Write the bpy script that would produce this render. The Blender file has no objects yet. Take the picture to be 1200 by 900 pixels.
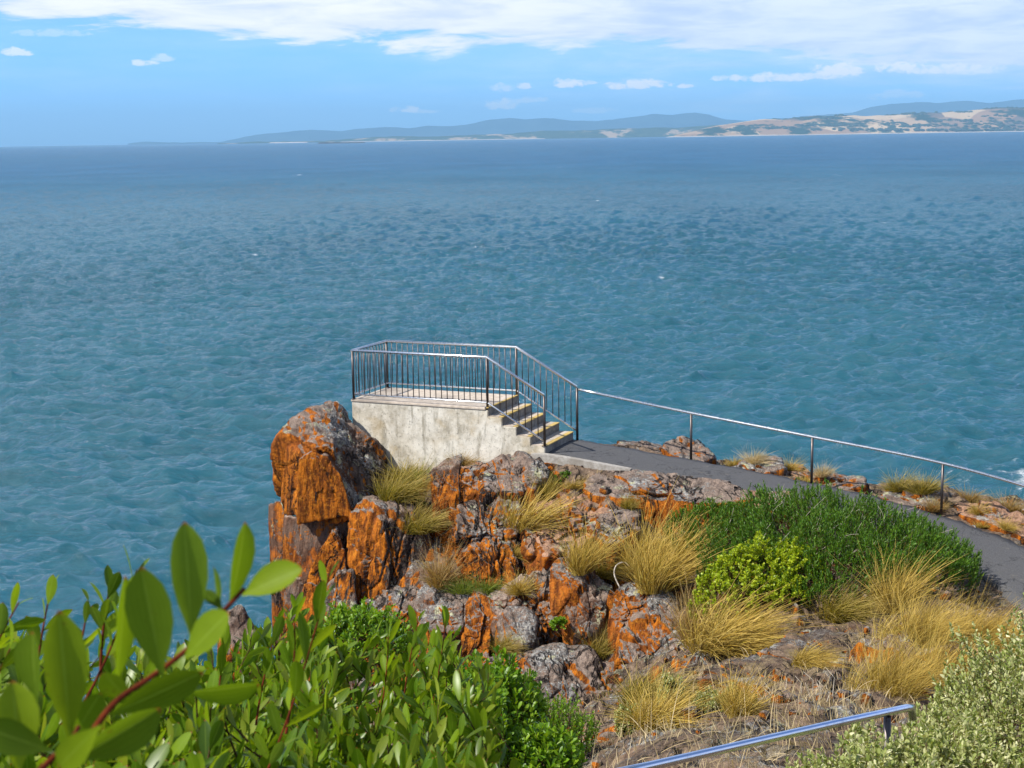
import bpy, bmesh, math, random
import numpy as np
from mathutils import Vector, Matrix
rng = np.random.default_rng(7)
random.seed(7)
S = bpy.context.scene
COL = S.collection
R = math.radians
# ------------------------------------------------------------------ camera model (photo is 1200 x 900)
F, HY, ROLL, HC = 1700.0, 161.8, 0.92, 14.0
_p = math.atan((450-HY)/F); _r = R(ROLL)
_f = np.array([0, math.cos(_p), -math.sin(_p)]); _u = np.array([0, math.sin(_p), math.cos(_p)]); _x = np.array([1., 0, 0])
AX = math.cos(_r)*_x - math.sin(_r)*_u; AU = math.sin(_r)*_x + math.cos(_r)*_u; AF = _f
CAM = np.array([0, 0, HC])
def ray(px, py): return AX*(px-600)/F - AU*(py-450)/F + AF
def at(px, py, Y):
    d = ray(px, py); return CAM + d*(Y/d[1])
def atz(px, py, z):
    d = ray(px, py); return CAM + d*((z-HC)/d[2])
def proj(P):
    d = np.asarray(P, float)-CAM
    w = d@AF; return 600+F*(d@AX)/w, 450-F*(d@AU)/w

# ------------------------------------------------------------------ numpy noise
_perm = np.random.default_rng(3).permutation(256)
_perm = np.concatenate([_perm]*3)
_g = np.random.default_rng(4).normal(size=(256, 3)); _g /= np.linalg.norm(_g, axis=1)[:, None]
def perlin(P):
    P = np.asarray(P, float); i = np.floor(P).astype(int); f = P-i; i &= 255
    u = f*f*f*(f*(f*6-15)+10); out = 0
    for dx in (0, 1):
        wx = u[:, 0] if dx else 1-u[:, 0]
        for dy in (0, 1):
            wy = u[:, 1] if dy else 1-u[:, 1]
            for dz in (0, 1):
                wz = u[:, 2] if dz else 1-u[:, 2]
                h = _perm[_perm[_perm[i[:, 0]+dx & 255]+(i[:, 1]+dy & 255) & 255]+(i[:, 2]+dz & 255) & 255]
                g = _g[h]
                out = out+wx*wy*wz*(g[:, 0]*(f[:, 0]-dx)+g[:, 1]*(f[:, 1]-dy)+g[:, 2]*(f[:, 2]-dz))
    return out*1.5
def fbm(P, o=4, gain=.5, lac=2.03):
    a, s, t = 1., 1., 0
    for k in range(o):
        t = t+a*perlin(P*s+k*17.3); a *= gain; s *= lac
    return t
def ridged(P, o=4):
    a, s, t = 1., 1., 0
    for k in range(o):
        t = t+a*(1-2*np.abs(perlin(P*s+k*11.7))); a *= .5; s *= 2.1
    return t
def cells(P, seeds):
    """nearest two seed distances and index"""
    n = len(P); d1 = np.empty(n); d2 = np.empty(n); ix = np.empty(n, int)
    for a in range(0, n, 20000):
        q = P[a:a+20000]
        D = ((q[:, None, :]-seeds[None])**2).sum(2) if len(seeds) < 700 else None
        k = np.argpartition(D, 1, axis=1)[:, :2]; dd = np.take_along_axis(D, k, 1)
        o = np.argsort(dd, 1); k = np.take_along_axis(k, o, 1); dd = np.sqrt(np.take_along_axis(dd, o, 1))
        d1[a:a+20000] = dd[:, 0]; d2[a:a+20000] = dd[:, 1]; ix[a:a+20000] = k[:, 0]
    return d1, d2, ix

# ------------------------------------------------------------------ object helpers
def mesh_np(name, V, Fc, smooth=True, attrs=None):
    """V (n,3); Fc (m,3) or (m,4) int array, or list of arrays of both"""
    me = bpy.data.meshes.new(name)
    V = np.asarray(V, np.float32); fl = Fc if isinstance(Fc, list) else [Fc]
    fl = [np.asarray(f, np.int32) for f in fl if len(f)]
    nl = sum(f.size for f in fl); nf = sum(len(f) for f in fl)
    me.vertices.add(len(V)); me.vertices.foreach_set('co', V.ravel())
    me.loops.add(nl); me.loops.foreach_set('vertex_index', np.concatenate([f.ravel() for f in fl]))
    me.polygons.add(nf)
    tot = np.concatenate([np.full(len(f), f.shape[1], np.int32) for f in fl])
    st = np.concatenate([[0], np.cumsum(tot)[:-1]]).astype(np.int32)
    me.polygons.foreach_set('loop_start', st); me.polygons.foreach_set('loop_total', tot)
    me.polygons.foreach_set('use_smooth', np.full(nf, smooth))
    if attrs:
        for k, a in attrs.items():
            at_ = me.attributes.new(k, 'FLOAT', 'POINT'); at_.data.foreach_set('value', np.asarray(a, np.float32))
    me.update(calc_edges=True); me.validate()
    return me
def link(name, data, mat=None, parent=None, loc=None):
    o = bpy.data.objects.new(name, data); COL.objects.link(o)
    if mat is not None and data is not None: data.materials.append(mat)
    if parent is not None: o.parent = parent
    if loc is not None: o.location = loc
    return o
def tag(o, label=None, cat=None, group=None, kind=None):
    if label: o['label'] = label
    if cat: o['category'] = cat
    if group: o['group'] = group
    if kind: o['kind'] = kind
    return o
class MB:
    """collects boxes, prisms and tubes into one mesh"""
    def __init__(s): s.bm = bmesh.new()
    def hexa(s, a, b):
        """a: 4 bottom pts, b: 4 top pts"""
        va = [s.bm.verts.new(p) for p in a]; vb = [s.bm.verts.new(p) for p in b]
        s.bm.faces.new(va[::-1]); s.bm.faces.new(vb)
        for i in range(4): s.bm.faces.new([va[i], va[(i+1) % 4], vb[(i+1) % 4], vb[i]])
        return s
    def prism(s, poly, off):
        va = [s.bm.verts.new(p) for p in poly]; vb = [s.bm.verts.new(Vector(p)+Vector(off)) for p in poly]
        n = len(poly); s.bm.faces.new(va[::-1]); s.bm.faces.new(vb)
        for i in range(n): s.bm.faces.new([va[i], va[(i+1) % n], vb[(i+1) % n], vb[i]])
        return s
    def tube(s, pts, rad, seg=8, caps=True):
        pts = [Vector(p) for p in pts]; rings = []
        rads = rad if hasattr(rad, '__len__') else [rad]*len(pts)
        for i, p in enumerate(pts):
            if i == 0: t = pts[1]-p
            elif i == len(pts)-1: t = p-pts[-2]
            else: t = (pts[i+1]-p).normalized()+(p-pts[i-1]).normalized()
            t.normalize()
            a = t.orthogonal().normalized() if abs(t.z) > .98 else t.cross(Vector((0, 0, 1))).normalized()
            b = t.cross(a)
            k = 1.0
            if 0 < i < len(pts)-1:
                c = (pts[i+1]-p).normalized().dot(t); k = 1/max(c, .5)
            rings.append([s.bm.verts.new(p+(a*math.cos(2*math.pi*j/seg)*k+b*math.sin(2*math.pi*j/seg)*1.0)*rads[i]) for j in range(seg)])
        for r0, r1 in zip(rings, rings[1:]):
            for j in range(seg):
                f = s.bm.faces.new([r0[j], r0[(j+1) % seg], r1[(j+1) % seg], r1[j]]); f.smooth = True
        if caps:
            s.bm.faces.new(rings[0][::-1]); s.bm.faces.new(rings[-1])
        return s
    def build(s, name, mat, parent=None, bevel=0, loc=None):
        bmesh.ops.recalc_face_normals(s.bm, faces=s.bm.faces)
        if loc is not None: bmesh.ops.translate(s.bm, verts=s.bm.verts, vec=-Vector(loc))
        if bevel:
            bmesh.ops.bevel(s.bm, geom=[e for e in s.bm.edges if e.calc_face_angle(0) > .6], offset=bevel, segments=2, affect='EDGES', clamp_overlap=True)
        me = bpy.data.meshes.new(name); s.bm.to_mesh(me); s.bm.free()
        return link(name, me, mat, parent, loc if parent is None else None)
def empty(name, loc):
    o = bpy.data.objects.new(name, None); COL.objects.link(o); o.location = loc; o.empty_display_size = .1
    return o
def put(o, parent):
    """world-built child under an unrotated parent"""
    o.parent = parent; o.location = -parent.location
    return o

# ------------------------------------------------------------------ node helpers
class NT:
    def __init__(s, tree): s.t = tree; s.n = tree.nodes; s.l = tree.links
    def new(s, typ, **kw):
        n = s.n.new(typ)
        for k, v in kw.items(): setattr(n, k, v)
        return n
    def set(s, sock, v):
        if isinstance(v, bpy.types.NodeSocket): s.l.new(v, sock)
        elif v is not None:
            if hasattr(sock.default_value, '__len__'):
                L = len(sock.default_value)
                if not hasattr(v, '__len__'): v = [v]*L
                v = list(v)
                if L == 4 and len(v) == 3: v.append(1)
                sock.default_value = v
            else: sock.default_value = v
    def math(s, op, a, b=None, c=None, clamp=False):
        n = s.new('ShaderNodeMath', operation=op, use_clamp=clamp)
        s.set(n.inputs[0], a)
        if b is not None: s.set(n.inputs[1], b)
        if c is not None: s.set(n.inputs[2], c)
        return n.outputs[0]
    def vmath(s, op, a, b=None):
        n = s.new('ShaderNodeVectorMath', operation=op); s.set(n.inputs[0], a)
        if b is not None: s.set(n.inputs[1], b)
        return n.outputs['Value'] if op in ('DOT_PRODUCT', 'LENGTH') else n.outputs[0]
    def mix(s, f, a, b, blend='MIX'):
        n = s.new('ShaderNodeMix', data_type='RGBA', blend_type=blend)
        s.set(n.inputs[0], f); s.set(n.inputs[6], a); s.set(n.inputs[7], b)
        return n.outputs[2]
    def noise(s, vec, scale, detail=4, rough=.55, dist=0, out=0):
        n = s.new('ShaderNodeTexNoise'); s.set(n.inputs['Vector'], vec); s.set(n.inputs['Scale'], scale)
        s.set(n.inputs['Detail'], detail); s.set(n.inputs['Roughness'], rough); s.set(n.inputs['Distortion'], dist)
        return n.outputs[out]
    def voro(s, vec, scale, feature='F1', out='Distance', rnd=1):
        n = s.new('ShaderNodeTexVoronoi', feature=feature); s.set(n.inputs['Vector'], vec); s.set(n.inputs['Scale'], scale)
        s.set(n.inputs['Randomness'], rnd); return n.outputs[out]
    def step(s, v, a, b):
        n = s.new('ShaderNodeMapRange', interpolation_type='SMOOTHSTEP'); s.set(n.inputs[0], v)
        s.set(n.inputs[1], a); s.set(n.inputs[2], b); return n.outputs[0]
    def remap(s, v, a, b, c, d):
        n = s.new('ShaderNodeMapRange'); s.set(n.inputs[0], v)
        for i, q in enumerate((a, b, c, d)): s.set(n.inputs[1+i], q)
        return n.outputs[0]
    def bump(s, h, strength, dist, normal=None):
        n = s.new('ShaderNodeBump'); s.set(n.inputs['Height'], h); n.inputs['Strength'].default_value = strength
        n.inputs['Distance'].default_value = dist
        if normal is not None: s.l.new(normal, n.inputs['Normal'])
        return n.outputs[0]
    def mapping(s, vec, rot=(0, 0, 0), scale=(1, 1, 1)):
        n = s.new('ShaderNodeMapping'); s.set(n.inputs[0], vec); n.inputs['Rotation'].default_value = rot
        n.inputs['Scale'].default_value = scale; return n.outputs[0]
def material(name):
    m = bpy.data.materials.new(name); m.use_nodes = True
    t = NT(m.node_tree); b = m.node_tree.nodes['Principled BSDF']
    return m, t, b
def pos(t): return t.new('ShaderNodeNewGeometry').outputs['Position']
# ------------------------------------------------------------------ materials
def rock_mat(name, orange=.5, crust=.5, flat=(.19, .145, .115), dark=(.048, .038, .034), seed=0., ground=0.):
    m, t, b = material(name)
    g = t.new('ShaderNodeNewGeometry'); P = t.vmath('ADD', g.outputs['Position'], (seed*3.1, seed*1.7, seed*.9)); Nn = g.outputs['Normal']
    strat = t.mapping(P, rot=(R(12), R(-24), R(15)), scale=(3.4, 2.8, .6))
    n1 = t.noise(P, .9, 5, .6); n2 = t.noise(P, 4.5, 6, .65); n3 = t.noise(strat, 3.0, 6, .65); n4 = t.noise(P, 22, 5, .7)
    crack = t.math('ABSOLUTE', t.math('SUBTRACT', t.noise(t.mapping(P, rot=(R(12), R(-24), R(15)), scale=(1.5, 1.2, .32)), 1.5, 5, .55, .5), .5)); crack = t.math('ADD', crack, t.math('MULTIPLY', t.step(n1, .45, .6), .05))
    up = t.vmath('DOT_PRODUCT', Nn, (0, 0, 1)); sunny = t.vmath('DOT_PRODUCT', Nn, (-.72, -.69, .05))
    # bare stone
    c = t.mix(t.step(t.math('ADD', n3, t.math('MULTIPLY', n2, .5)), .55, .95), dark, (.165, .12, .09))
    c = t.mix(t.step(n1, .45, .65), c, t.mix(n3, (.06, .032, .022), (.20, .10, .055)))
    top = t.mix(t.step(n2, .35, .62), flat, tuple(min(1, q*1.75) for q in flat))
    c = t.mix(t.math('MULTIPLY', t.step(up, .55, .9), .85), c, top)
    # grey-white crust lichen: spots, mostly on tops and right-facing sides
    sp = t.noise(P, 14, 8, .78, .8); rim = t.voro(P, 7.5, 'SMOOTH_F1')
    a = t.math('ADD', sp, t.math('MULTIPLY', t.math('SUBTRACT', t.noise(P, 1.6, 3, .5), .5), .9))
    a = t.math('ADD', a, t.math('MULTIPLY', t.math('SUBTRACT', .1, sunny), .10))
    a = t.math('ADD', a, t.math('MULTIPLY', up, .05))
    mk = t.step(a, .625-.11*crust, .655-.11*crust)
    cr = t.mix(t.step(n4, .4, .62), (.13, .13, .135), (.46, .455, .41))
    cr = t.mix(t.step(t.noise(P, 3.2, 2), .58, .66), cr, (.43, .43, .27))
    c = t.mix(t.math('MULTIPLY', mk, .9), c, cr)
    # orange lichen: sun-facing steep faces
    o = t.math('ADD', t.math('MULTIPLY', t.noise(P, 1.3, 6, .62, .4), 1.15), t.math('MULTIPLY', sunny, .50))
    o = t.math('SUBTRACT', o, t.math('MULTIPLY', t.step(up, .5, .95), .26))
    o = t.math('ADD', o, t.math('MULTIPLY', t.math('SUBTRACT', n4, .5), .35))
    om = t.step(o, 1.07-.5*orange, 1.14-.5*orange)
    oc = t.mix(t.step(n3, .38, .66), (.15, .040, .004), (.43, .128, .007))
    oc = t.mix(t.step(t.noise(P, 14, 4, .7), .50, .72), oc, (.50, .19, .018))
    oc = t.mix(t.math('MULTIPLY', t.step(n1, .5, .72), .55), oc, (.30, .085, .02))
    c = t.mix(om, c, oc)
    # crevice shade painted dark along the crack lines
    c = t.mix(t.math('MULTIPLY', t.step(crack, .030, .004), .9), c, (.02, .015, .013))
    if ground:
        so = t.mix(t.noise(P, 30, 4, .7), (.045, .032, .026), (.165, .115, .08))
        so = t.mix(t.step(t.noise(P, 2.4, 4), .52, .62), so, t.mix(n4, (.17, .125, .065), (.32, .25, .14)))
        c = t.mix(t.math('MULTIPLY', t.step(t.math('ADD', t.noise(P, 1.1, 5, .6), t.math('MULTIPLY', up, .35)), .78, .88), ground), c, so)
    gr = t.noise(P, 48, 3, .8); c = t.mix(1, c, t.mix(t.step(t.math('ADD', t.math('MULTIPLY', gr, .5), t.math('MULTIPLY', n3, .5)), .36, .58), (.42, .40, .40), (1.18, 1.16, 1.14)), 'MULTIPLY')
    t.set(b.inputs['Base Color'], c); b.inputs['Roughness'].default_value = .92
    b.inputs['Specular IOR Level'].default_value = .2
    h = t.math('ADD', t.math('MULTIPLY', n3, .8), t.math('MULTIPLY', n2, .35))
    h = t.math('ADD', h, t.math('MULTIPLY', t.step(crack, 0, .04), .8))
    h = t.math('ADD', h, t.math('MULTIPLY', n4, .28))
    h = t.math('ADD', h, t.math('MULTIPLY', mk, .05))
    t.set(b.inputs['Normal'], t.bump(h, 1, .11))
    return m
M = {}
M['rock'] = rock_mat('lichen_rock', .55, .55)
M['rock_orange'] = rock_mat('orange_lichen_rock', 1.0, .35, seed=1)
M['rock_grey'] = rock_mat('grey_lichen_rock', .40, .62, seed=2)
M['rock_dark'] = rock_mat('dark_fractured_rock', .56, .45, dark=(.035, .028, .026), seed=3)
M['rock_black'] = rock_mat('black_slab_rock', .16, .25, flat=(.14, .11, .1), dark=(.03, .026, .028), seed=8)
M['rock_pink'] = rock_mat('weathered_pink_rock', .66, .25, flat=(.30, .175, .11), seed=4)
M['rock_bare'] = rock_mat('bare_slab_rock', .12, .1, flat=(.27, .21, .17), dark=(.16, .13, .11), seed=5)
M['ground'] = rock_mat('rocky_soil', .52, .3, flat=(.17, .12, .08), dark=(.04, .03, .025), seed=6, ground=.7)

def concrete():
    m, t, b = material('weathered_concrete'); g = t.new('ShaderNodeNewGeometry'); P = g.outputs['Position']
    n1 = t.noise(P, 1.1, 5, .6); n2 = t.noise(P, 5, 6, .7); n3 = t.noise(P, 40, 4, .7)
    st = t.noise(t.mapping(P, scale=(3.2, 3.2, .7)), 1.6, 6, .68, .5)
    c = t.mix(t.step(n2, .3, .68), (.40, .355, .27), (.72, .665, .55))
    c = t.mix(t.math('MULTIPLY', t.step(n1, .46, .62), .55), c, (.82, .78, .68))
    c = t.mix(t.math('MULTIPLY', t.step(st, .50, .68), .65), c, (.19, .165, .11))
    c = t.mix(t.math('MULTIPLY', t.step(t.noise(P, 16, 7, .8), .54, .66), .8), c, (.11, .10, .075))
    c = t.mix(t.math('MULTIPLY', t.step(t.noise(P, 1.7, 3, .5, .3), .55, .7), .35), c, (.45, .31, .12))
    c = t.mix(t.math('MULTIPLY', n3, .3), c, (.25, .23, .19))
    t.set(b.inputs['Base Color'], c); b.inputs['Roughness'].default_value = .9; b.inputs['Specular IOR Level'].default_value = .25
    t.set(b.inputs['Normal'], t.bump(t.math('ADD', n2, t.math('MULTIPLY', n3, .4)), .5, .02)); return m
M['concrete'] = concrete()
def simple_noise(name, c1, c2, scale, rough=.85, bump=.3, bd=.01, c3=None, spec=.3):
    m, t, b = material(name); P = pos(t); n = t.noise(P, scale, 6, .7); n2 = t.noise(P, scale*.13, 4, .6)
    c = t.mix(t.step(n, .32, .68), c1, c2)
    if c3: c = t.mix(t.math('MULTIPLY', t.step(n2, .5, .66), .7), c, c3)
    t.set(b.inputs['Base Color'], c); b.inputs['Roughness'].default_value = rough; b.inputs['Specular IOR Level'].default_value = spec
    t.set(b.inputs['Normal'], t.bump(n, bump, bd)); return m
M['deck'] = simple_noise('worn_deck_concrete', (.40, .335, .265), (.58, .50, .41), 9, c3=(.26, .22, .18))
M['riser'] = simple_noise('shaded_riser_concrete', (.15, .135, .115), (.30, .27, .23), 11, c3=(.08, .07, .06))  # shade on the step faces, put into a darker concrete colour
M['yellow'] = simple_noise('worn_yellow_paint', (.44, .30, .08), (.55, .40, .14), 14, c3=(.36, .30, .20))
M['asphalt'] = simple_noise('asphalt', (.045, .045, .046), (.125, .122, .122), 70, bump=.5, bd=.008, c3=(.085, .083, .08))
_m = M['asphalt']; _t = NT(_m.node_tree); _b = _m.node_tree.nodes['Principled BSDF']; _c = _b.inputs['Base Color'].links[0].from_socket; _P = pos(_t)
_k = _t.math('ABSOLUTE', _t.math('SUBTRACT', _t.noise(_P, .9, 5, .6, .4), .5)); _c = _t.mix(_t.math('MULTIPLY', _t.step(_k, .007, .002), .7), _c, (.02, .02, .02))
_c = _t.mix(_t.math('MULTIPLY', _t.step(_t.noise(_P, 3.5, 6, .75), .60, .70), .45), _c, (.19, .165, .13))
_t.set(_b.inputs['Base Color'], _c)
M['kerb'] = simple_noise('kerb_concrete', (.26, .235, .20), (.44, .41, .36), 16, c3=(.24, .21, .17))
M['white_crust'] = simple_noise('white_lichen_crust', (.55, .53, .5), (.8, .78, .74), 12)
def steel(name, col, rough):
    m, t, b = material(name); P = pos(t); n = t.noise(P, 12, 5, .7)
    t.set(b.inputs['Base Color'], t.mix(t.step(n, .45, .75), col, tuple(q*.78 for q in col)))
    b.inputs['Metallic'].default_value = 1; t.set(b.inputs['Roughness'], t.remap(n, .3, .7, rough-.06, rough+.1)); return m
M['steel'] = steel('brushed_steel', (.78, .77, .75), .26)
M['post'] = steel('weathered_steel', (.11, .095, .09), .42)
M['rail_near'] = steel('polished_steel', (.72, .74, .80), .16)

def leaf_mat(name, cols, rough=.4, trans=.35, spec=.4, tip=None, vein=False):
    """per-leaf colour from a ramp; part of the light passes through the blade"""
    m, t, b = material(name); g = t.new('ShaderNodeNewGeometry')
    rp = t.new('ShaderNodeValToRGB'); t.l.new(g.outputs['Random Per Island'], rp.inputs[0])
    el = rp.color_ramp.elements
    while len(el) < len(cols): el.new(.5)
    for i, c in enumerate(cols): el[i].position = i/max(1, len(cols)-1); el[i].color = (*c, 1)
    c = rp.outputs[0]
    c = t.mix(t.math('MULTIPLY', t.noise(g.outputs['Position'], 26, 3, .6), .5), c, tuple(q*.55 for q in cols[0]))
    if tip:
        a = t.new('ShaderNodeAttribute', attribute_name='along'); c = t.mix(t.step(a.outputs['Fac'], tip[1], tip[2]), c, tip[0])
    if vein:
        w = t.new('ShaderNodeAttribute', attribute_name='across')
        c = t.mix(t.math('MULTIPLY', t.step(w.outputs['Fac'], .10, .0), .35), c, (.30, .42, .06))
        c = t.mix(t.math('MULTIPLY', t.step(t.math('SINE', t.math('MULTIPLY', w.outputs['Fac'], 26)), .2, .9), .14), c, (.22, .30, .03))
        c = t.mix(t.math('MULTIPLY', t.step(t.noise(g.outputs['Position'], 60, 4, .7), .64, .72), .6), c, (.10, .055, .01))
    t.set(b.inputs['Base Color'], c); b.inputs['Roughness'].default_value = rough; b.inputs['Specular IOR Level'].default_value = spec
    tr = t.new('ShaderNodeBsdfTranslucent'); t.set(tr.inputs[0], t.mix(1, c, (1.5, 1.4, .5), 'MULTIPLY'))
    mx = t.new('ShaderNodeMixShader'); mx.inputs[0].default_value = trans
    t.l.new(b.outputs[0], mx.inputs[1]); t.l.new(tr.outputs[0], mx.inputs[2])
    out = [n for n in t.n if n.type == 'OUTPUT_MATERIAL'][0]; t.l.new(mx.outputs[0], out.inputs[0])
    return m
M['wattle'] = leaf_mat('wattle_leaf', [(.08, .15, .005), (.17, .27, .007), (.27, .37, .012), (.065, .125, .004), (.18, .28, .02)], .5, .5, .14, tip=((.28, .06, .02), .955, .995), vein=True)
M['wattle_mid'] = leaf_mat('wattle_leaf_darker', [(.065, .145, .006), (.155, .265, .008), (.25, .365, .014), (.045, .10, .004), (.36, .42, .05)], .36, .42, .4, tip=((.28, .06, .02), .955, .995), vein=True)
M['small_green'] = leaf_mat('small_green_leaf', [(.08, .18, .008), (.18, .34, .012), (.30, .44, .02)], .42, .35)
M['dark_green'] = leaf_mat('dark_green_leaf', [(.034, .105, .006), (.08, .19, .008), (.155, .29, .014), (.05, .13, .006)], .5, .3)
M['lime'] = leaf_mat('lime_leaf', [(.20, .31, .008), (.38, .47, .014), (.50, .55, .025)], .45, .3)
M['grey_green'] = leaf_mat('grey_green_leaf', [(.16, .22, .03), (.38, .42, .12), (.66, .64, .32), (.25, .33, .05), (.85, .80, .50)], .6, .25)
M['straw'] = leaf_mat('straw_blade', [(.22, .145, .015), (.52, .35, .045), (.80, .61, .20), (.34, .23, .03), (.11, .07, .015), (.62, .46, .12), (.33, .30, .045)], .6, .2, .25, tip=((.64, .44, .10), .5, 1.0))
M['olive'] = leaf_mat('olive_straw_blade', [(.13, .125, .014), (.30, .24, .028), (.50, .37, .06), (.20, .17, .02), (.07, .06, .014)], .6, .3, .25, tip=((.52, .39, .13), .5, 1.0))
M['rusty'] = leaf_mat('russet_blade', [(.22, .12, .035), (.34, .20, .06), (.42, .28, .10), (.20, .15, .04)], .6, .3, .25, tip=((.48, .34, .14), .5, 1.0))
M['pale'] = leaf_mat('pale_straw_stalk', [(.55, .42, .22), (.68, .55, .33), (.45, .33, .16)], .6, .2, .25)
M['green_blade'] = leaf_mat('green_blade', [(.10, .17, .02), (.2, .26, .035), (.32, .32, .06)], .5, .3)
M['bark_red'] = simple_noise('red_twig', (.06, .010, .004), (.15, .026, .007), 40, spec=.1)
M['bark'] = simple_noise('brown_twig', (.05, .022, .012), (.11, .055, .028), 40, spec=.1)
M['dead'] = simple_noise('bleached_twig', (.42, .36, .27), (.6, .54, .44), 40)
# ------------------------------------------------------------------ lookout frame
ZD = HC-5.2
A0 = atz(410, 411, HC-4.2); A0 = np.array([A0[0], A0[1], ZD])
_B = atz(571, 418, HC-4.2); _C = atz(453, 399, HC-4.2); _D = atz(609, 407, HC-4.2)
_d = (_B-A0+_D-_C); U = np.array([_d[0], _d[1], 0]); U /= np.linalg.norm(U); Vv = np.array([-U[1], U[0], 0])
LEN, WID, RISE, RUN, NST = 3.05, 1.52, .172, .30, 5
def lk(a, b, z): return Vector(A0+U*a+Vv*b+np.array([0, 0, z]))     # along front, depth, height above deck
PZ = ZD-NST*RISE
SE = LEN+RUN*(NST-1)
# ------------------------------------------------------------------ path centre line (x, y, z)
def pc(px, py, Y): return at(px, py, Y)
P0 = np.array(lk(SE, WID*.5, -NST*RISE)); 
PATH = [P0-U*.25, P0+U*.3, pc(800, 549, 27.3), pc(905, 569, 26.6), pc(1010, 592, 26.0), pc(1100, 622, 25.2), pc(1180, 658, 24.0), pc(1255, 705, 22.2), pc(1330, 800, 18.6), pc(1480, 900, 15)]
PATH[0][2] = PATH[1][2] = PZ
def catmull(pts, n=14):
    pts = [np.asarray(p, float) for p in pts]; pts = [2*pts[0]-pts[1]]+pts+[2*pts[-1]-pts[-2]]; out = []
    for i in range(1, len(pts)-2):
        for k in range(n):
            t = k/n; a, b, c, d = pts[i-1:i+3]
            out.append(.5*((2*b)+(-a+c)*t+(2*a-5*b+4*c-d)*t*t+(-a+3*b-3*c+d)*t**3))
    out.append(pts[-2]); return np.array(out)
PL = catmull(PATH)
tg = np.gradient(PL, axis=0); tg[:, 2] = 0; tg /= np.linalg.norm(tg, axis=1)[:, None]
PNL = np.stack([-tg[:, 1], tg[:, 0], 0*tg[:, 0]], 1)                # left = seaward side
PW = np.interp(np.arange(len(PL)), [0, 28, 60, 84, 126], [.76, .80, .78, .84, 1.0])

# ------------------------------------------------------------------ ground height
CT = [(430,562,28.9),(500,540,28.5),(560,533,28.2),(620,537,27.6),
 (560,575,27.3),(640,560,26.9),(690,560,26.6),(745,560,26.4),(800,582,26),(880,590,25.8),
 (500,605,27),(600,615,25.9),(700,622,25.2),(790,640,24.6),
 (450,665,26.3),(550,675,25.2),(620,695,24.6),(740,705,23.5),
 (395,730,26.4),(470,750,25),(560,775,24),(650,800,22.6),(720,775,22.3),
 (800,745,21.9),(880,765,19.9),(950,762,19.4),(1000,740,20.4),(1020,702,21.6),(1100,705,21.3),(900,690,22.6),
 (760,822,18.4),(900,800,17.3),(1000,822,16.3),(1050,780,18),(1150,765,18.3),(1200,742,19),
 (700,862,15.9),(800,872,13.6),(900,885,12),(1050,875,12.6),(1200,855,12.8),(640,850,19.5),(560,850,19),
 (1000,570,28.4),(1060,574,28.2),(1110,578,28),(1160,584,27.4),(1210,592,26.8),(820,530,28.9),(890,548,28.4),(750,522,29.2)]
ctl = [at(*c) for c in CT]
ctl += [p-np.array([0, 0, .05]) for p in PL[::7]]
ctl += [np.array(p, float)+np.array([0, 0, HC]) for p in [
 (0,0,-1.65),(1.5,0,-1.7),(-1.5,0,-1.7),(0,-4,-1.2),(6,-4,-1.5),(-6,-4,-2),(0,3,-2.6),(1.5,3,-2.5),(2,6,-3.6),(2,8,-4.3),(4,8,-4.2),(0,8,-4.9),(6,8,-4.0),(10,8,-4),(14,4,-3),
 (-1.5,3,-2.9),(-2.5,6,-4.6),(-1,12,-6.8),(-3,12,-7.6),(-5,10,-8),(-2.2,20,-9),(-4,18,-10),(-8,8,-11),(-10,2,-9),(-8,16,-14),(-10,24,-15.5),(-6.2,21,-13),(-5.2,25,-13),(-5.6,27.5,-13),(-5.4,30,-14),(-12,30,-16),(-12,10,-15),(-12,36,-17),
 (-4.2,26,-9.5),(-4.3,28.8,-8.2),(-4.2,30.6,-9.5),(-3,32,-11),(0,31.8,-10),(1.5,31.4,-9),(3.2,31.2,-8.3),(5,31.5,-8.4),(7,31.5,-8.3),(10,31,-8.6),(14,30,-9),
 (-3,36,-16),(1,35,-14),(4,35,-12.5),(8,35,-12.5),(13,35,-12.5),(3,38,-17),(9,38,-16),(16,38,-16),(-2,28.2,-6.9),(0,27.8,-6.5),
 (12,24,-6.8),(14,18,-6),(12,12,-4.8),(16,26,-7.5)]]
ctl = np.array(ctl)
def tps(r): return np.where(r > 1e-9, r*r*np.log(r+1e-12), 0)
_n = len(ctl); _K = tps(np.linalg.norm(ctl[:, None, :2]-ctl[None, :, :2], axis=2))+np.eye(_n)*.35
_Pm = np.c_[np.ones(_n), ctl[:, :2]]
_sol = np.linalg.solve(np.block([[_K, _Pm], [_Pm.T, np.zeros((3, 3))]]), np.r_[ctl[:, 2], 0, 0, 0])
def ground_smooth(X, Y):
    X = np.atleast_1d(X).astype(float); Y = np.atleast_1d(Y).astype(float); out = np.empty(len(X))
    for a in range(0, len(X), 20000):
        q = np.c_[X[a:a+20000], Y[a:a+20000]]
        out[a:a+20000] = tps(np.linalg.norm(q[:, None]-ctl[None, :, :2], axis=2))@_sol[:_n]+np.c_[np.ones(len(q)), q]@_sol[_n:]
    return out
_rs = np.random.default_rng(5)
_gs = np.c_[_rs.uniform(-12, 16, 900), _rs.uniform(8, 38, 900)]; _gr = _rs.uniform(-1, 1, 900)
def path_d(X, Y):
    d = np.full(len(X), 9e9); z = np.zeros(len(X)); w = np.zeros(len(X))
    for i in range(len(PL)):
        q = (X-PL[i, 0])**2+(Y-PL[i, 1])**2; m = q < d; d[m] = q[m]; z[m] = PL[i, 2]; w[m] = PW[i]
    return np.sqrt(d), z, w
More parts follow.
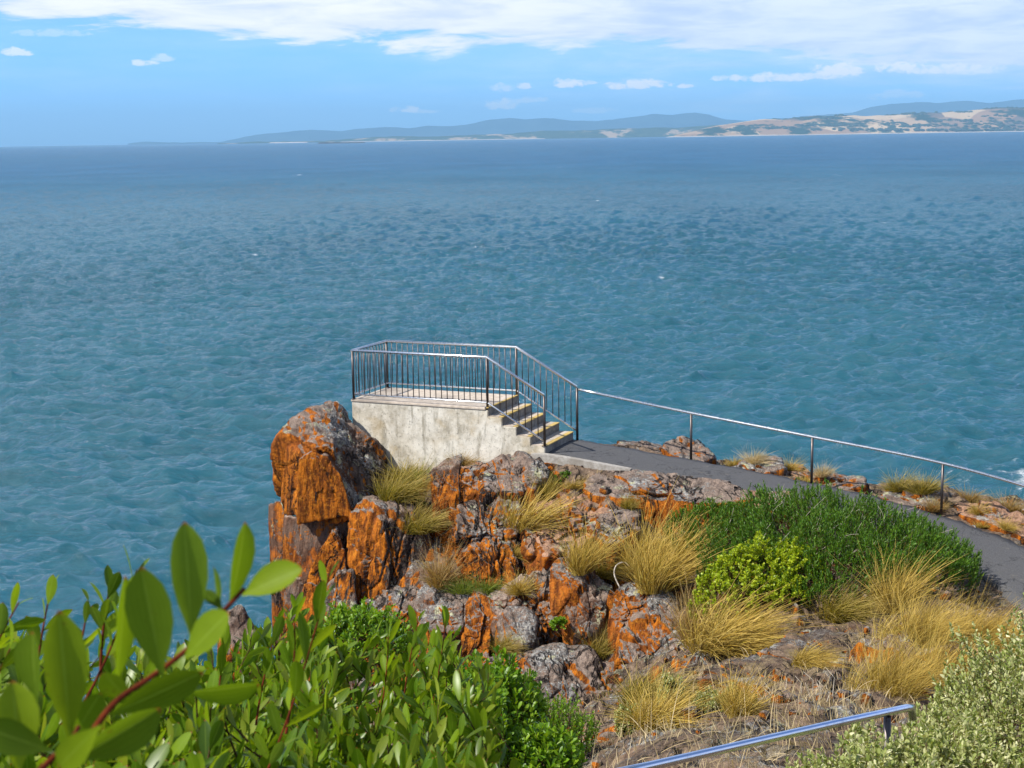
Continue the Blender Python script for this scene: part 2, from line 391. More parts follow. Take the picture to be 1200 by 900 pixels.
def ground(X, Y, detail=True):
    X = np.atleast_1d(X).astype(float); Y = np.atleast_1d(Y).astype(float)
    z = ground_smooth(X, Y)
    if detail:
        P3 = np.c_[X, Y, 0*X]; amp = np.clip((Y-9)/8, .12, 1)
        z = z+.17*amp*fbm(P3*.9, 4)+.10*amp*ridged(P3*1.7+5, 5)
        # ledges
        q = np.c_[X*.55+Y*.25, Y*1.0]; sd = np.c_[_gs[:, 0]*.55+_gs[:, 1]*.25, _gs[:, 1]]
        idx = np.empty(len(X), int); d1 = np.empty(len(X)); d2 = np.empty(len(X))
        for a in range(0, len(X), 8000):
            D = ((q[a:a+8000, None]-sd[None])**2).sum(2); k = np.argpartition(D, 1, 1)[:, :2]; dd = np.take_along_axis(D, k, 1)
            o = np.argsort(dd, 1); k = np.take_along_axis(k, o, 1); dd = np.sqrt(np.take_along_axis(dd, o, 1)); idx[a:a+8000] = k[:, 0]; d1[a:a+8000] = dd[:, 0]; d2[a:a+8000] = dd[:, 1]
        z = z+amp*(.15*_gr[idx]-.12*np.exp(-(d2-d1)/.05))
        z = z-.14*np.clip((Y-14)/6, 0, 1)-.34*np.exp(-((X-.6)/3.2)**4-((Y-24.2)/2.6)**4)
    d, pz, w = path_d(X, Y)
    k = np.clip((d-w-.02)/.55, 0, 1); k = k*k*(3-2*k)
    return np.where(d < w+.02, pz-.06, (pz-.06)*(1-k)+z*k)
def gz(x, y): return float(ground(x, y)[0])

def grid_faces(nr, nc):
    i = np.arange(nr*nc).reshape(nr, nc)
    return np.stack([i[:-1, :-1], i[:-1, 1:], i[1:, 1:], i[1:, :-1]], -1).reshape(-1, 4)
gx = np.concatenate([np.linspace(-12, -6.1, 40), np.linspace(-6, 10, 340), np.linspace(10.1, 16, 40)]); gy = np.concatenate([np.linspace(-4, 10, 60), np.linspace(10.1, 32, 400), np.linspace(32.15, 38, 40)])
GX, GY = np.meshgrid(gx, gy); GZ = ground(GX.ravel(), GY.ravel())
me = mesh_np('ground', np.c_[GX.ravel(), GY.ravel(), GZ], grid_faces(len(gy), len(gx)))
tag(link('ground', me, M['ground']), kind='structure')

# ------------------------------------------------------------------ path and kerb
o_ = []; n_ = len(PL); cols = np.linspace(-1, 1, 9)
for j, cx in enumerate(cols): o_.append(PL+PNL*(PW*cx+(.04*np.sin(np.arange(n_)*.9+j)+.035*np.sin(np.arange(n_)*2.3+2*j))*(abs(cx) == 1))[:, None]+np.array([0, 0, .018-.02*cx*cx]))
V = np.stack(o_, 1)                                                 # n, 9, 3
skirt = [V[:, :1]-np.array([0, 0, .12]), V, V[:, -1:]-np.array([0, 0, .12])]
V = np.concatenate(skirt, 1)
tag(link('path', mesh_np('path', V.reshape(-1, 3), grid_faces(n_, 11)[:, ::-1]), M['asphalt']), kind='structure')
k = MB(); ks = [(i, PL[i]-PNL[i]*(PW[i]+.075)) for i in range(2, 40)]; ks = [q for q in ks if proj(q[1])[0] < 742]
for (i, p), (j, q) in zip(ks, ks[1:]):
    e = [PNL[i]*.07, PNL[j]*.07]; f0 = 1
    lo = np.array([0, 0, -.28]); hi = np.array([0, 0, .035*f0])
    k.hexa([p-e[0]+lo, q-e[1]+lo, q+e[1]+lo, p+e[0]+lo], [p-e[0]+hi, q-e[1]+hi, q+e[1]+hi, p+e[0]+hi])
bmesh.ops.remove_doubles(k.bm, verts=k.bm.verts, dist=.002)
tag(k.build('kerb', M['kerb']), kind='structure')

# ------------------------------------------------------------------ concrete lookout
root = empty('concrete_lookout', tuple(A0-np.array([0, 0, 2.2])))
tag(root, 'pale stained concrete lookout platform with yellow edged steps on the rocks', 'lookout')
w = MB(); H = 2.4
prof = [(0, -H), (SE+.02, -H), (SE+.02, -NST*RISE+RISE)]
for s in range(NST-1, 0, -1):
    prof += [(LEN+RUN*(s-1)+.02, -RISE*s), (LEN+RUN*(s-1)+.02, -RISE*(s-1))]
prof = [(0, -H), (SE, -H), (SE, -RISE*(NST-1)-.004)]
for s in range(NST-1, 0, -1):
    prof += [(LEN+RUN*(s-1), -RISE*s-.004), (LEN+RUN*(s-1), -RISE*(s-1)-.004 if s > 1 else -.05)]
prof += [(0, -.05)]
w.prism([lk(a, 0, z) for a, z in prof], Vv*WID)
put(w.build('wall', M['concrete'], bevel=.012), root)
d = MB(); d.hexa([lk(-.015, -.015, -.048), lk(LEN-.05, -.015, -.048), lk(LEN-.05, WID+.015, -.048), lk(-.015, WID+.015, -.048)], [lk(-.015, -.015, 0), lk(LEN-.05, -.015, 0), lk(LEN-.05, WID+.015, 0), lk(-.015, WID+.015, 0)])
put(d.build('deck', M['deck'], bevel=.012), root)
for s in range(NST):
    a0 = LEN+RUN*(s-1) if s else LEN-.048; a1 = LEN+RUN*s; z = -RISE*s
    b = MB(); i0, i1 = .028, WID-.028
    if s == 0: i0, i1 = -.02, WID+.02
    b.hexa([lk(a0+.003, i0, z-.0035), lk(a1-.055 if s else a1+.02, i0, z-.0035), lk(a1-.055 if s else a1+.02, i1, z-.0035), lk(a0+.003, i1, z-.0035)],
           [lk(a0+.003, i0, z+.012), lk(a1-.055 if s else a1+.02, i0, z+.012), lk(a1-.055 if s else a1+.02, i1, z+.012), lk(a0+.003, i1, z+.012)]) if s else None
    if s: st = put(b.build('step', M['deck'], bevel=.004), root)
    else: b.bm.free()
    nz = MB(); x0 = LEN+RUN*s-.10
    if s == 0: x0 = LEN-.048
    x1 = LEN+RUN*s+.022
    nz.hexa([lk(x0+.018, i0, z-.003), lk(x1, i0, z-.003), lk(x1, i1, z-.003), lk(x0+.018, i1, z-.003)], [lk(x0+.018, i0, z+.014), lk(x1, i0, z+.014), lk(x1, i1, z+.014), lk(x0+.018, i1, z+.014)])
    put(nz.build('nosing', M['yellow'], bevel=.004), root)
    rr = MB(); xr = LEN+RUN*s
    rr.hexa([lk(xr-.004, .03, z-RISE+.014), lk(xr+.006, .03, z-RISE+.014), lk(xr+.006, WID-.03, z-RISE+.014), lk(xr-.004, WID-.03, z-RISE+.014)], [lk(xr-.004, .03, z-.005), lk(xr+.006, .03, z-.005), lk(xr+.006, WID-.03, z-.005), lk(xr-.004, WID-.03, z-.005)])
    put(rr.build('riser', M['riser']), root)

# ------------------------------------------------------------------ balustrade round the lookout
root = empty('balustrade', tuple(A0)); tag(root, 'steel balustrade of thin vertical bars round the concrete lookout and steps', 'railing')
def off(s): return max(0, s-LEN)*RISE/RUN
IN = .035
fr = [(LEN-.02+RUN*(NST-1)*1.0+.0, IN), (LEN-.02, IN), (IN, IN), (IN, WID-IN), (LEN-.02, WID-IN), (LEN+RUN*(NST-1)+.10, WID-IN)]
def rp(a, b, h): return lk(a, b, h-max(0, a-LEN+.02)*RISE/RUN)
top = MB(); top.tube([rp(a, b, 1.0) for a, b in fr], .028, 10); put(top.build('top_rail', M['steel']), root)
bot = MB(); bot.tube([rp(a, b, .10) for a, b in fr], .019, 8); put(bot.build('bottom_rail', M['steel']), root)
for (a, b) in fr:
    zb = 0
    if a > LEN: zb = -RISE*(NST-1) if a < SE+.03 else -RISE*NST
    p = MB(); top_p = rp(a, b, .985); 
    p.tube([lk(a, b, zb), top_p], .026, 8)
    fl = lk(a, b, zb); p.tube([fl, fl+Vector((0, 0, .012))], .055, 10)
    put(p.build('post', M['post']), root)
def bars(p, q, n):
    for i in range(1, n):
        t = i/n; a = p[0]+(q[0]-p[0])*t; b = p[1]+(q[1]-p[1])*t
        m = MB(); m.tube([rp(a, b, .10), rp(a, b, .985)], .0095, 6); put(m.build('baluster', M['post']), root)
bars(fr[2], fr[1], 24); bars(fr[3], fr[4], 24); bars(fr[2], fr[3], 12); bars(fr[1], fr[0], 9); bars(fr[4], fr[5], 10)

# ------------------------------------------------------------------ handrail beside the path
root = empty('handrail', (4.0, 28.2, HC-6.4)); tag(root, 'long single pipe handrail on thin posts along the seaward side of the path', 'handrail')
pts = [rp(fr[5][0], fr[5][1], .95)+Vector((.03, 0, 0))]
hp = [(810, 484, 28.1), (952, 512, 27.1), (1105, 543, 26.1), (1240, 582, 25.2)]
pts += [Vector(at(*h)) for h in hp]; pts += [Vector(at(1400, 640, 23.8))]
cp = catmull([np.array(p) for p in pts], 6)
m = MB(); m.tube(cp, .026, 10); put(m.build('rail', M['steel']), root)
for h in hp:
    p = Vector(at(*h)); m = MB(); m.tube([(p.x, p.y, gz(p.x, p.y)-.1), p-Vector((0, 0, .015))], .026, 8); put(m.build('post', M['post']), root)
# near handrail
root = empty('handrail', tuple(at(1040, 840, 8.4)-np.array([0, 0, 1.0]))); tag(root, 'polished pipe handrail close by, half sunk in the pale leafy shrub', 'handrail')
q = [Vector(at(600, 932, 6.4)), Vector(at(760, 898, 7.05)), Vector(at(980, 847.5, 8.15)), Vector(at(1062, 829.5, 8.6))]
q.append(q[-1]+Vector((.045, .05, -.02))); q.append(q[-1]+Vector((.02, .02, -.08)))
m = MB(); m.tube(q, .0245, 14); put(m.build('rail', M['rail_near']), root)
for px, py, Y in ((1040, 836, 8.47), (700, 911, 6.8)):
    p = Vector(at(px, py, Y)); m = MB(); m.tube([(p.x, p.y, gz(p.x, p.y)-.1), p-Vector((0, 0, .02))], .024, 10); put(m.build('post', M['post']), root)

# ------------------------------------------------------------------ sea
rows = np.concatenate([np.linspace(.0004, .02, 60), np.linspace(.0204, .36, 1000), np.linspace(.365, 1.3, 60)])           # tan of the depression angle
az = np.linspace(-.52, .52, 900)
DIST = HC/rows[::-1]; DIST[-1] = 60000
RR, AZ = np.meshgrid(DIST, az, indexing='ij'); SX = RR*np.sin(AZ); SY = RR*np.cos(AZ)
dr = np.gradient(DIST)[:, None]*np.ones_like(SX); da = RR*(az[1]-az[0])
Z = np.zeros_like(SX); DXx = np.zeros_like(SX); DYy = np.zeros_like(SX); steep = np.zeros_like(SX)
wr = np.random.default_rng(21)
for i in range(120):
    lam = .4*(3.8/.4)**wr.random() if i > 12 else wr.uniform(5, 11); th = R(264)+wr.normal()*.58
    kx, ky = math.cos(th)*2*math.pi/lam, math.sin(th)*2*math.pi/lam
    amp = .0132*lam**.95 if lam < 2.6 else .0132*2.6**.95
    sp = np.sqrt((.12*abs(ky)*dr)**2+(abs(kx)*da)**2)               # phase advance per grid step
    att = np.clip((2.4-sp)/1.2, 0, 1)*amp
    ph = kx*SX+ky*SY+wr.random()*6.28
    s, c = np.sin(ph), np.cos(ph)
    Z += att*s; k = math.hypot(kx, ky); DXx += att*c*kx/k*.5; DYy += att*c*ky/k*.5; steep += att*k*s
gust = fbm(np.c_[SX.ravel()/60, SY.ravel()/110, 0*SX.ravel()], 3).reshape(SX.shape)
Z *= 1+.22*gust
# foam: breaking crests and the wash against the rocks on the right
nz = fbm(np.c_[SX.ravel()*.5, SY.ravel()*.35, 0*SX.ravel()], 4).reshape(SX.shape)
foam = np.zeros_like(SX)
caps = [(1035,262,26,3),(775,325,12,5),(633,229,26,2),(170,202,12,2),(220,387,18,7),(655,196,10,2),(700,235,8,2),(925,170,8,1),(1010,178,12,1),(1133,180,20,2),(545,190,8,1),(95,178,8,1),(350,205,14,2),(480,222,10,2),(60,245,14,2),(980,205,10,2),(1160,215,12,2),(560,290,14,3),(300,300,12,3),(860,215,10,2),(740,180,8,1),(1180,556,40,6),(1120,552,36,5),(1075,558,30,5),(1195,540,36,4),(1165,574,50,8)]
PXp, PYp = proj(np.stack([SX, SY, 0*SX], -1).reshape(-1, 3)); PXp = PXp.reshape(SX.shape); PYp = PYp.reshape(SX.shape)
for (cx, cy, wx, wy) in caps:
    c = at(cx, cy, 100); d = c-CAM; P = CAM+d*(-HC/d[2])
    rx = wx/F*P[1]*.62; ry = wy/F*P[1]*P[1]/HC*.6
    foam = np.maximum(foam, np.exp(-(((SX-P[0])/rx)**2+((SY-P[1])/ry)**2)*1.2)*(.52+.45*nz))
for (cx, cy, rx, ry, a) in [(22.5, 57, 6.5, 5, .72), (17.5, 52.5, 4.5, 4.0, .75), (13.5, 50.5, 3.5, 3, .6), (28, 64, 7, 6, .5), (21, 49, 7, 4, .85), (9.5, 49, 3, 2, .4)]:
    foam = np.maximum(foam, a*np.exp(-(((SX-cx)/rx)**2+((SY-cy)/ry)**2))*(.66+.75*nz))
me = mesh_np('sea', np.stack([SX+DXx, SY+DYy, Z], -1).reshape(-1, 3), grid_faces(len(DIST), len(az)), attrs={'foam': foam.ravel()})
m, t, b = material('sea_water'); P = pos(t); fo = t.new('ShaderNodeAttribute', attribute_name='foam').outputs['Fac']
dist = t.vmath('LENGTH', t.mapping(P, scale=(1, 1, 0)))
pm = t.mapping(P, rot=(0, 0, R(-20)), scale=(.42, 1.5, 1))
h1 = t.noise(pm, 1.7, 6, .66, .3); h2 = t.noise(pm, .36, 4, .6, .4); h3 = t.noise(t.mapping(P, scale=(.5, 1, 1)), .085, 5, .62, .3)
hb = t.math('ADD', t.math('MULTIPLY', h1, .30), t.math('MULTIPLY', h2, .70))
hb = t.math('ADD', hb, t.math('MULTIPLY', h3, 2.2))
nrm = t.bump(hb, 1.0, 1.0)
pat = t.noise(t.mapping(P, scale=(.02, .011, 1)), 1, 5, .6)
st2 = t.noise(t.mapping(P, scale=(.10, .42, 1)), 1, 6, .68, .3)
wc = t.mix(t.step(t.math('ADD', t.math('MULTIPLY', pat, .8), t.math('MULTIPLY', st2, .2)), .38, .60), (.015, .084, .120), (.023, .108, .152))
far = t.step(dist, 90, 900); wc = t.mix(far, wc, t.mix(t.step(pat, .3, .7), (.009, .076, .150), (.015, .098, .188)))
fm = t.step(t.math('ADD', fo, t.math('MULTIPLY', t.math('SUBTRACT', t.noise(t.mapping(P, scale=(.55, 1.1, 1)), 2.2, 7, .75), .5), 1.5)), .45, .95)
t.n.remove(b); df = t.new('ShaderNodeBsdfDiffuse'); gl = t.new('ShaderNodeBsdfAnisotropic'); fr_ = t.new('ShaderNodeFresnel'); mx = t.new('ShaderNodeMixShader')
t.set(df.inputs['Color'], t.mix(fm, wc, (.78, .80, .82))); cn = t.new('ShaderNodeCombineXYZ'); cn.inputs[2].default_value = 1; t.l.new(cn.outputs[0], df.inputs['Normal']);   # light coming back out of the water does not follow the facets
t.l.new(nrm, gl.inputs['Normal']); t.l.new(nrm, fr_.inputs['Normal'])
gl.inputs['Roughness'].default_value = .14; fr_.inputs['IOR'].default_value = 1.33; gl.inputs['Color'].default_value = (1, 1, 1, 1)
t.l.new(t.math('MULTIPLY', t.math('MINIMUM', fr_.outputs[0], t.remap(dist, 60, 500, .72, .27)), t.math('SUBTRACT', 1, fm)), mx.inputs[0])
t.l.new(df.outputs[0], mx.inputs[1]); t.l.new(gl.outputs[0], mx.inputs[2]); t.l.new(mx.outputs[0], [n for n in t.n if n.type == 'OUTPUT_MATERIAL'][0].inputs[0])
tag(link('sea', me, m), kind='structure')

# ------------------------------------------------------------------ far shore
def hill_mat(name, kind):
    m, t, b = material(name); P = pos(t)
    n = t.noise(t.mapping(P, scale=(1, .5, 1)), .0025, 6, .65); n2 = t.noise(P, .012, 5, .7)
    if kind == 'farm':
        v = t.voro(t.mapping(P, rot=(0, 0, R(20)), scale=(1, .55, 2.5)), .0028, 'F1', 'Color')
        sx = t.new('ShaderNodeSeparateColor'); t.l.new(v, sx.inputs[0]); r = sx.outputs[0]
        c = t.mix(t.step(r, .25, .75), (.30, .19, .105), (.52, .38, .22))
        c = t.mix(t.step(sx.outputs[1], .78, .8), c, (.16, .12, .085))
        c = t.mix(t.step(t.math('ADD', n, t.math('MULTIPLY', n2, .35)), .685, .735), c, (.022, .045, .026))
        c = t.mix(t.step(t.new('ShaderNodeSeparateXYZ').outputs[2], 0, 0), c, c)
    elif kind == 'forest':
        c = t.mix(t.step(n2, .3, .7), (.030, .055, .035), (.07, .10, .055))
        c = t.mix(t.step(n, .54, .60), c, (.36, .27, .17))
    else:
        c = t.mix(t.step(n, .3, .7), (.025, .055, .065), (.045, .08, .085))
    t.set(b.inputs['Base Color'], c); b.inputs['Roughness'].default_value = 1; b.inputs['Specular IOR Level'].default_value = 0
    return m
def hills(name, prof, Y, depth, mat, rough, seed=0, nc=300, nr=16, beach=None):
    px = np.array([p[0] for p in prof], float); py = np.array([p[1] for p in prof], float)
    cx = np.linspace(px[0], px[-1], nc); cy = np.interp(cx, px, py)
    top = np.array([at(a, b_, Y) for a, b_ in zip(cx, cy)])
    top[:, 2] += rough*fbm(np.c_[cx/26, 0*cx+seed, 0*cx], 4)
    top[:, 2] = np.maximum(top[:, 2], 1)
    rows_ = []
    for k in range(nr):
        v = k/(nr-1); y = Y-depth+2*depth*v
        s = math.sin(math.pi*v)**.75; f = s*(1+.16*fbm(np.c_[cx/40, 0*cx+v*5, 0*cx+seed], 3)*(1-s))
        rows_.append(np.c_[top[:, 0]*y/Y, 0*cx+y, top[:, 2]*f-6*(s < .01)])
    return tag(link(name, mesh_np(name, np.concatenate(rows_), grid_faces(nr, nc)), mat), kind='structure')
MT = [(150,168.5),(165,166),(180,166),(200,167),(260,166),(300,158),(340,154),(365,152),(400,153.5),(420,151),(450,149),(480,150),(500,147.5),(520,148),(545,146.5),(575,140),(598,138),(615,140),(640,138),(665,141),(700,142),(735,138),(765,134),(790,134.5),(815,131.5),(830,134),(850,140.5),(880,141),(960,135),(1000,132),(1020,125.5),(1045,121.5),(1085,119.5),(1100,121),(1130,117.5),(1160,121),(1190,117),(1230,114),(1300,110),(1400,116)]
hills('mountains', MT, 29000, 1800, hill_mat('forested_range', 'range'), 14, 1)
LOW = [(255,167.8),(300,166),(330,165.5),(360,165),(400,164),(430,161),(460,159.5),(500,160),(560,158),(600,156.5),(640,153),(680,153),(720,150.5),(760,150),(800,149),(840,146.5),(880,147),(960,150),(1050,152)]
hills('low_shore', LOW, 17000, 900, hill_mat('wooded_shore', 'forest'), 9, 2)
TAN = [(790,158),(805,155),(830,149),(850,146),(870,143),(890,139.5),(920,140),(950,136.5),(985,134.5),(1010,136),(1040,135.5),(1075,132),(1110,131.5),(1150,128),(1175,126.5),(1200,126),(1260,120),(1330,118),(1450,126)]
hills('farm_hills', TAN, 13500, 1100, hill_mat('farmland', 'farm'), 8, 3, nr=26)
bm_ = MB(); 
def strip(name, p0, p1, Y, col, h):
    m, t, b = material(name+'_sand'); t.set(b.inputs['Base Color'], t.mix(t.noise(pos(t), .01, 4), tuple(q*.8 for q in col), col)); b.inputs['Roughness'].default_value = 1
    n = 120; xs = np.linspace(p0, p1, n); hh = 164.5-.0161*(xs-600)/1.0
    a = np.array([at(x, 200, Y) for x in xs]); z = h*(.6+.7*np.abs(fbm(np.c_[xs/30, 0*xs+Y, 0*xs], 3)))
    z[0] = z[-1] = .5
    V = np.concatenate([np.c_[a[:, 0], a[:, 1]-120, 0*z-4], np.c_[a[:, 0], a[:, 1], z], np.c_[a[:, 0], a[:, 1]+160, 0*z-4]])
    return tag(link(name, mesh_np(name, V, grid_faces(3, n)), m), kind='structure')
strip('beach', 780, 1450, 12200, (.46, .40, .31), 9); strip('beach', 400, 640, 15800, (.46, .41, .33), 9)
strip('reef', 375, 428, 8200, (.03, .03, .03), 9); strip('beach', 318, 362, 16000, (.6, .5, .4), 12)
# woods on the far farmland: many small clumps, one far mass
Vt = []; Ft = []; ico = bmesh.new(); bmesh.ops.create_icosphere(ico, subdivisions=2, radius=1)
iv = np.array([v.co for v in ico.verts]); ifc = np.array([[v.index for v in f.verts] for f in ico.faces]); ico.free()
wr = np.random.default_rng(9)
rowsw = [(905,975,137.5,139.5,26,.25),(975,990,135,136.5,6,.2),(1035,1085,133.5,134.5,26,.2),(1060,1082,132,133,10,.2),(1090,1100,131.5,132,3,.2),(1110,1114,131,131.5,2,.2),(1120,1140,131,132,8,.2),(1155,1195,126.5,127.5,26,.15),
 (950,1200,151,152.6,95,-.75),(930,1010,146,148,36,-.2),(1050,1120,146,149,42,-.35),(1130,1200,142,150,44,-.3),(1090,1140,141,143,18,0),(870,930,149,151,28,-.4),(1000,1060,142,147,20,-.1),(1150,1190,135,140,14,0)]
for (a, b_, y0, y1, n, dv) in rowsw:
    for i in range(n):
        x = wr.uniform(a, b_); y = wr.uniform(y0, y1); zt = max(2, at(x, np.interp(x, [q[0] for q in TAN], [q[1] for q in TAN]), 13500)[2])
        z = at(x, y, 13500)[2]; f = np.clip(z/zt, .03, 1); v = math.asin(f**(1/.75))/math.pi
        Yd = 13500-1100+2200*v; p = np.array([at(x, y, Yd)[0], Yd, zt*f])
        s = np.array([wr.uniform(12, 34), wr.uniform(12, 30), wr.uniform(9, 17)])
        Vt.append(iv*s*(1+.22*perlin(iv*1.6+wr.random(3)*50))[:, None]+p-np.array([0, 0, 4])); Ft.append(ifc+len(iv)*len(Ft))
m, t, b = material('far_woods'); t.set(b.inputs['Base Color'], t.mix(t.noise(pos(t), .03, 4), (.014, .03, .018), (.035, .06, .03))); b.inputs['Roughness'].default_value = 1
tag(link('far_woods', mesh_np('far_woods', np.concatenate(Vt), np.concatenate(Ft)), m), 'dark tree belts scattered over the tan farmland across the bay', 'woods', kind='stuff')
# ------------------------------------------------------------------ boulders
_sph = {}
def sphere(sub):
    if sub not in _sph:
        bm = bmesh.new(); bmesh.ops.create_icosphere(bm, subdivisions=sub, radius=1)
        _sph[sub] = (np.array([v.co for v in bm.verts]), np.array([[v.index for v in f.verts] for f in bm.faces])); bm.free()
    return _sph[sub]
def hull_planes(pts):
    bm = bmesh.new()
    for p in pts: bm.verts.new(p)
    bmesh.ops.convex_hull(bm, input=bm.verts); bm.normal_update()
    pl = []
    c = np.mean(pts, 0)
    for f in bm.faces:
        n = np.array(f.normal); d = float(n@(np.array(f.verts[0].co)-c))
        if d < 0: n, d = -n, -d
        if f.calc_area() < 1e-4: continue
        for q in pl:
            if q[0]@n > .985 and abs(q[1]-d) < .05: break
        else: pl.append((n, d))
    bm.free(); return c, np.array([q[0] for q in pl]), np.array([q[1] for q in pl])
def boulder(label, pts, mat='rock', back=.9, drop=.8, sub=6, rough=.06, ncell=45, seed=0, sharp=30, group='lichen covered boulders on the headland', cat='boulder', tilt=(.25, -.15), beds=.8):
    rg = np.random.default_rng(seed+100)
    W = np.array([at(*p) for p in pts]); c0 = W.mean(0)
    B = c0+(W-c0)*.82; dirv = c0-CAM; dirv[2] = 0; dirv /= np.linalg.norm(dirv); B += dirv*back; B[:, 2] -= drop*.25
    L = W[W[:, 2] < np.median(W[:, 2])].copy(); L[:, 2] -= drop
    c, Nn, D = hull_planes(np.concatenate([W, B, L]))
    D = np.maximum(D, .05)*1.05
    V0, Fc = sphere(sub); ext = np.ptp(np.concatenate([W, B]), axis=0)/2; ext = np.maximum(ext, .4*ext.max())
    d = V0*ext; d /= np.linalg.norm(d, axis=1)[:, None]
    q = np.maximum(d@Nn.T/D, 0); r = (q**sharp).sum(1)**(-1/sharp)
    P = c+d*r[:, None]; size = float(np.cbrt(np.prod(ext)))
    # joint blocks: cells elongated along the dipping cleavage, each set in or out a little
    A = np.array([[1, 0, tilt[0]], [0, 1, tilt[1]], [0, 0, .38]])
    q = (P-c)/size@A.T; sd = (rg.uniform(-1, 1, (ncell, 3))*ext*1.3/size)@A.T
    d1, d2, ix = cells(q+.10*np.stack([perlin(q*3+9*i) for i in range(3)], 1), sd)
    cr = rg.uniform(-1, 1, ncell)
    amp = rough*min(size, 1.1)*2.0
    gr = rg.normal(size=(ncell, 3))*.8
    disp = amp*(.8*cr[ix]+((q-sd[ix])*gr[ix]).sum(1)*1.1)
    opn = np.where(cr[ix] > .25, 1., 0.); disp -= amp*.8*opn*np.exp(-(d2-d1)/.02)
    sd2 = (rg.uniform(-1, 1, (ncell*4, 3))*ext*1.3/size)@A.T; e1, e2, i2 = cells(q+.06*np.stack([perlin(q*6+9*i) for i in range(3)], 1), sd2)
    c2 = rg.uniform(-1, 1, ncell*4); g2 = rg.normal(size=(ncell*4, 3))
    disp += amp*(.30*c2[i2]+((q-sd2[i2])*g2[i2]).sum(1)*.55)
    disp += amp*.2*fbm(P*1.3+seed, 3)+amp*.22*ridged((P@A.T)*np.array([7, 6, 4.5])+seed, 4)*.6+amp*.14*fbm(P*18, 3)
    # steeply dipping beds: each sheet stands in or out, with a groove between
    s = P@np.array([.80, .35, -.45])/(.17+.06*rg.random())+.5*fbm(P*.9+seed, 3); k_ = np.floor(s).astype(int); f_ = s-k_
    lay = rg.uniform(-1, 1, 400)[(k_+200) % 400]; disp += amp*beds*(.55*lay-.75*np.exp(-(np.minimum(f_, 1-f_)/.07)**2)*(np.abs(lay) > .25))
    P = P+d*disp[:, None]
    loc = np.array([c[0], c[1], P[:, 2].min()+.02])
    o = link('boulder', mesh_np('boulder', P-loc, Fc), M[mat], loc=tuple(loc))
    return tag(o, label, cat, group)
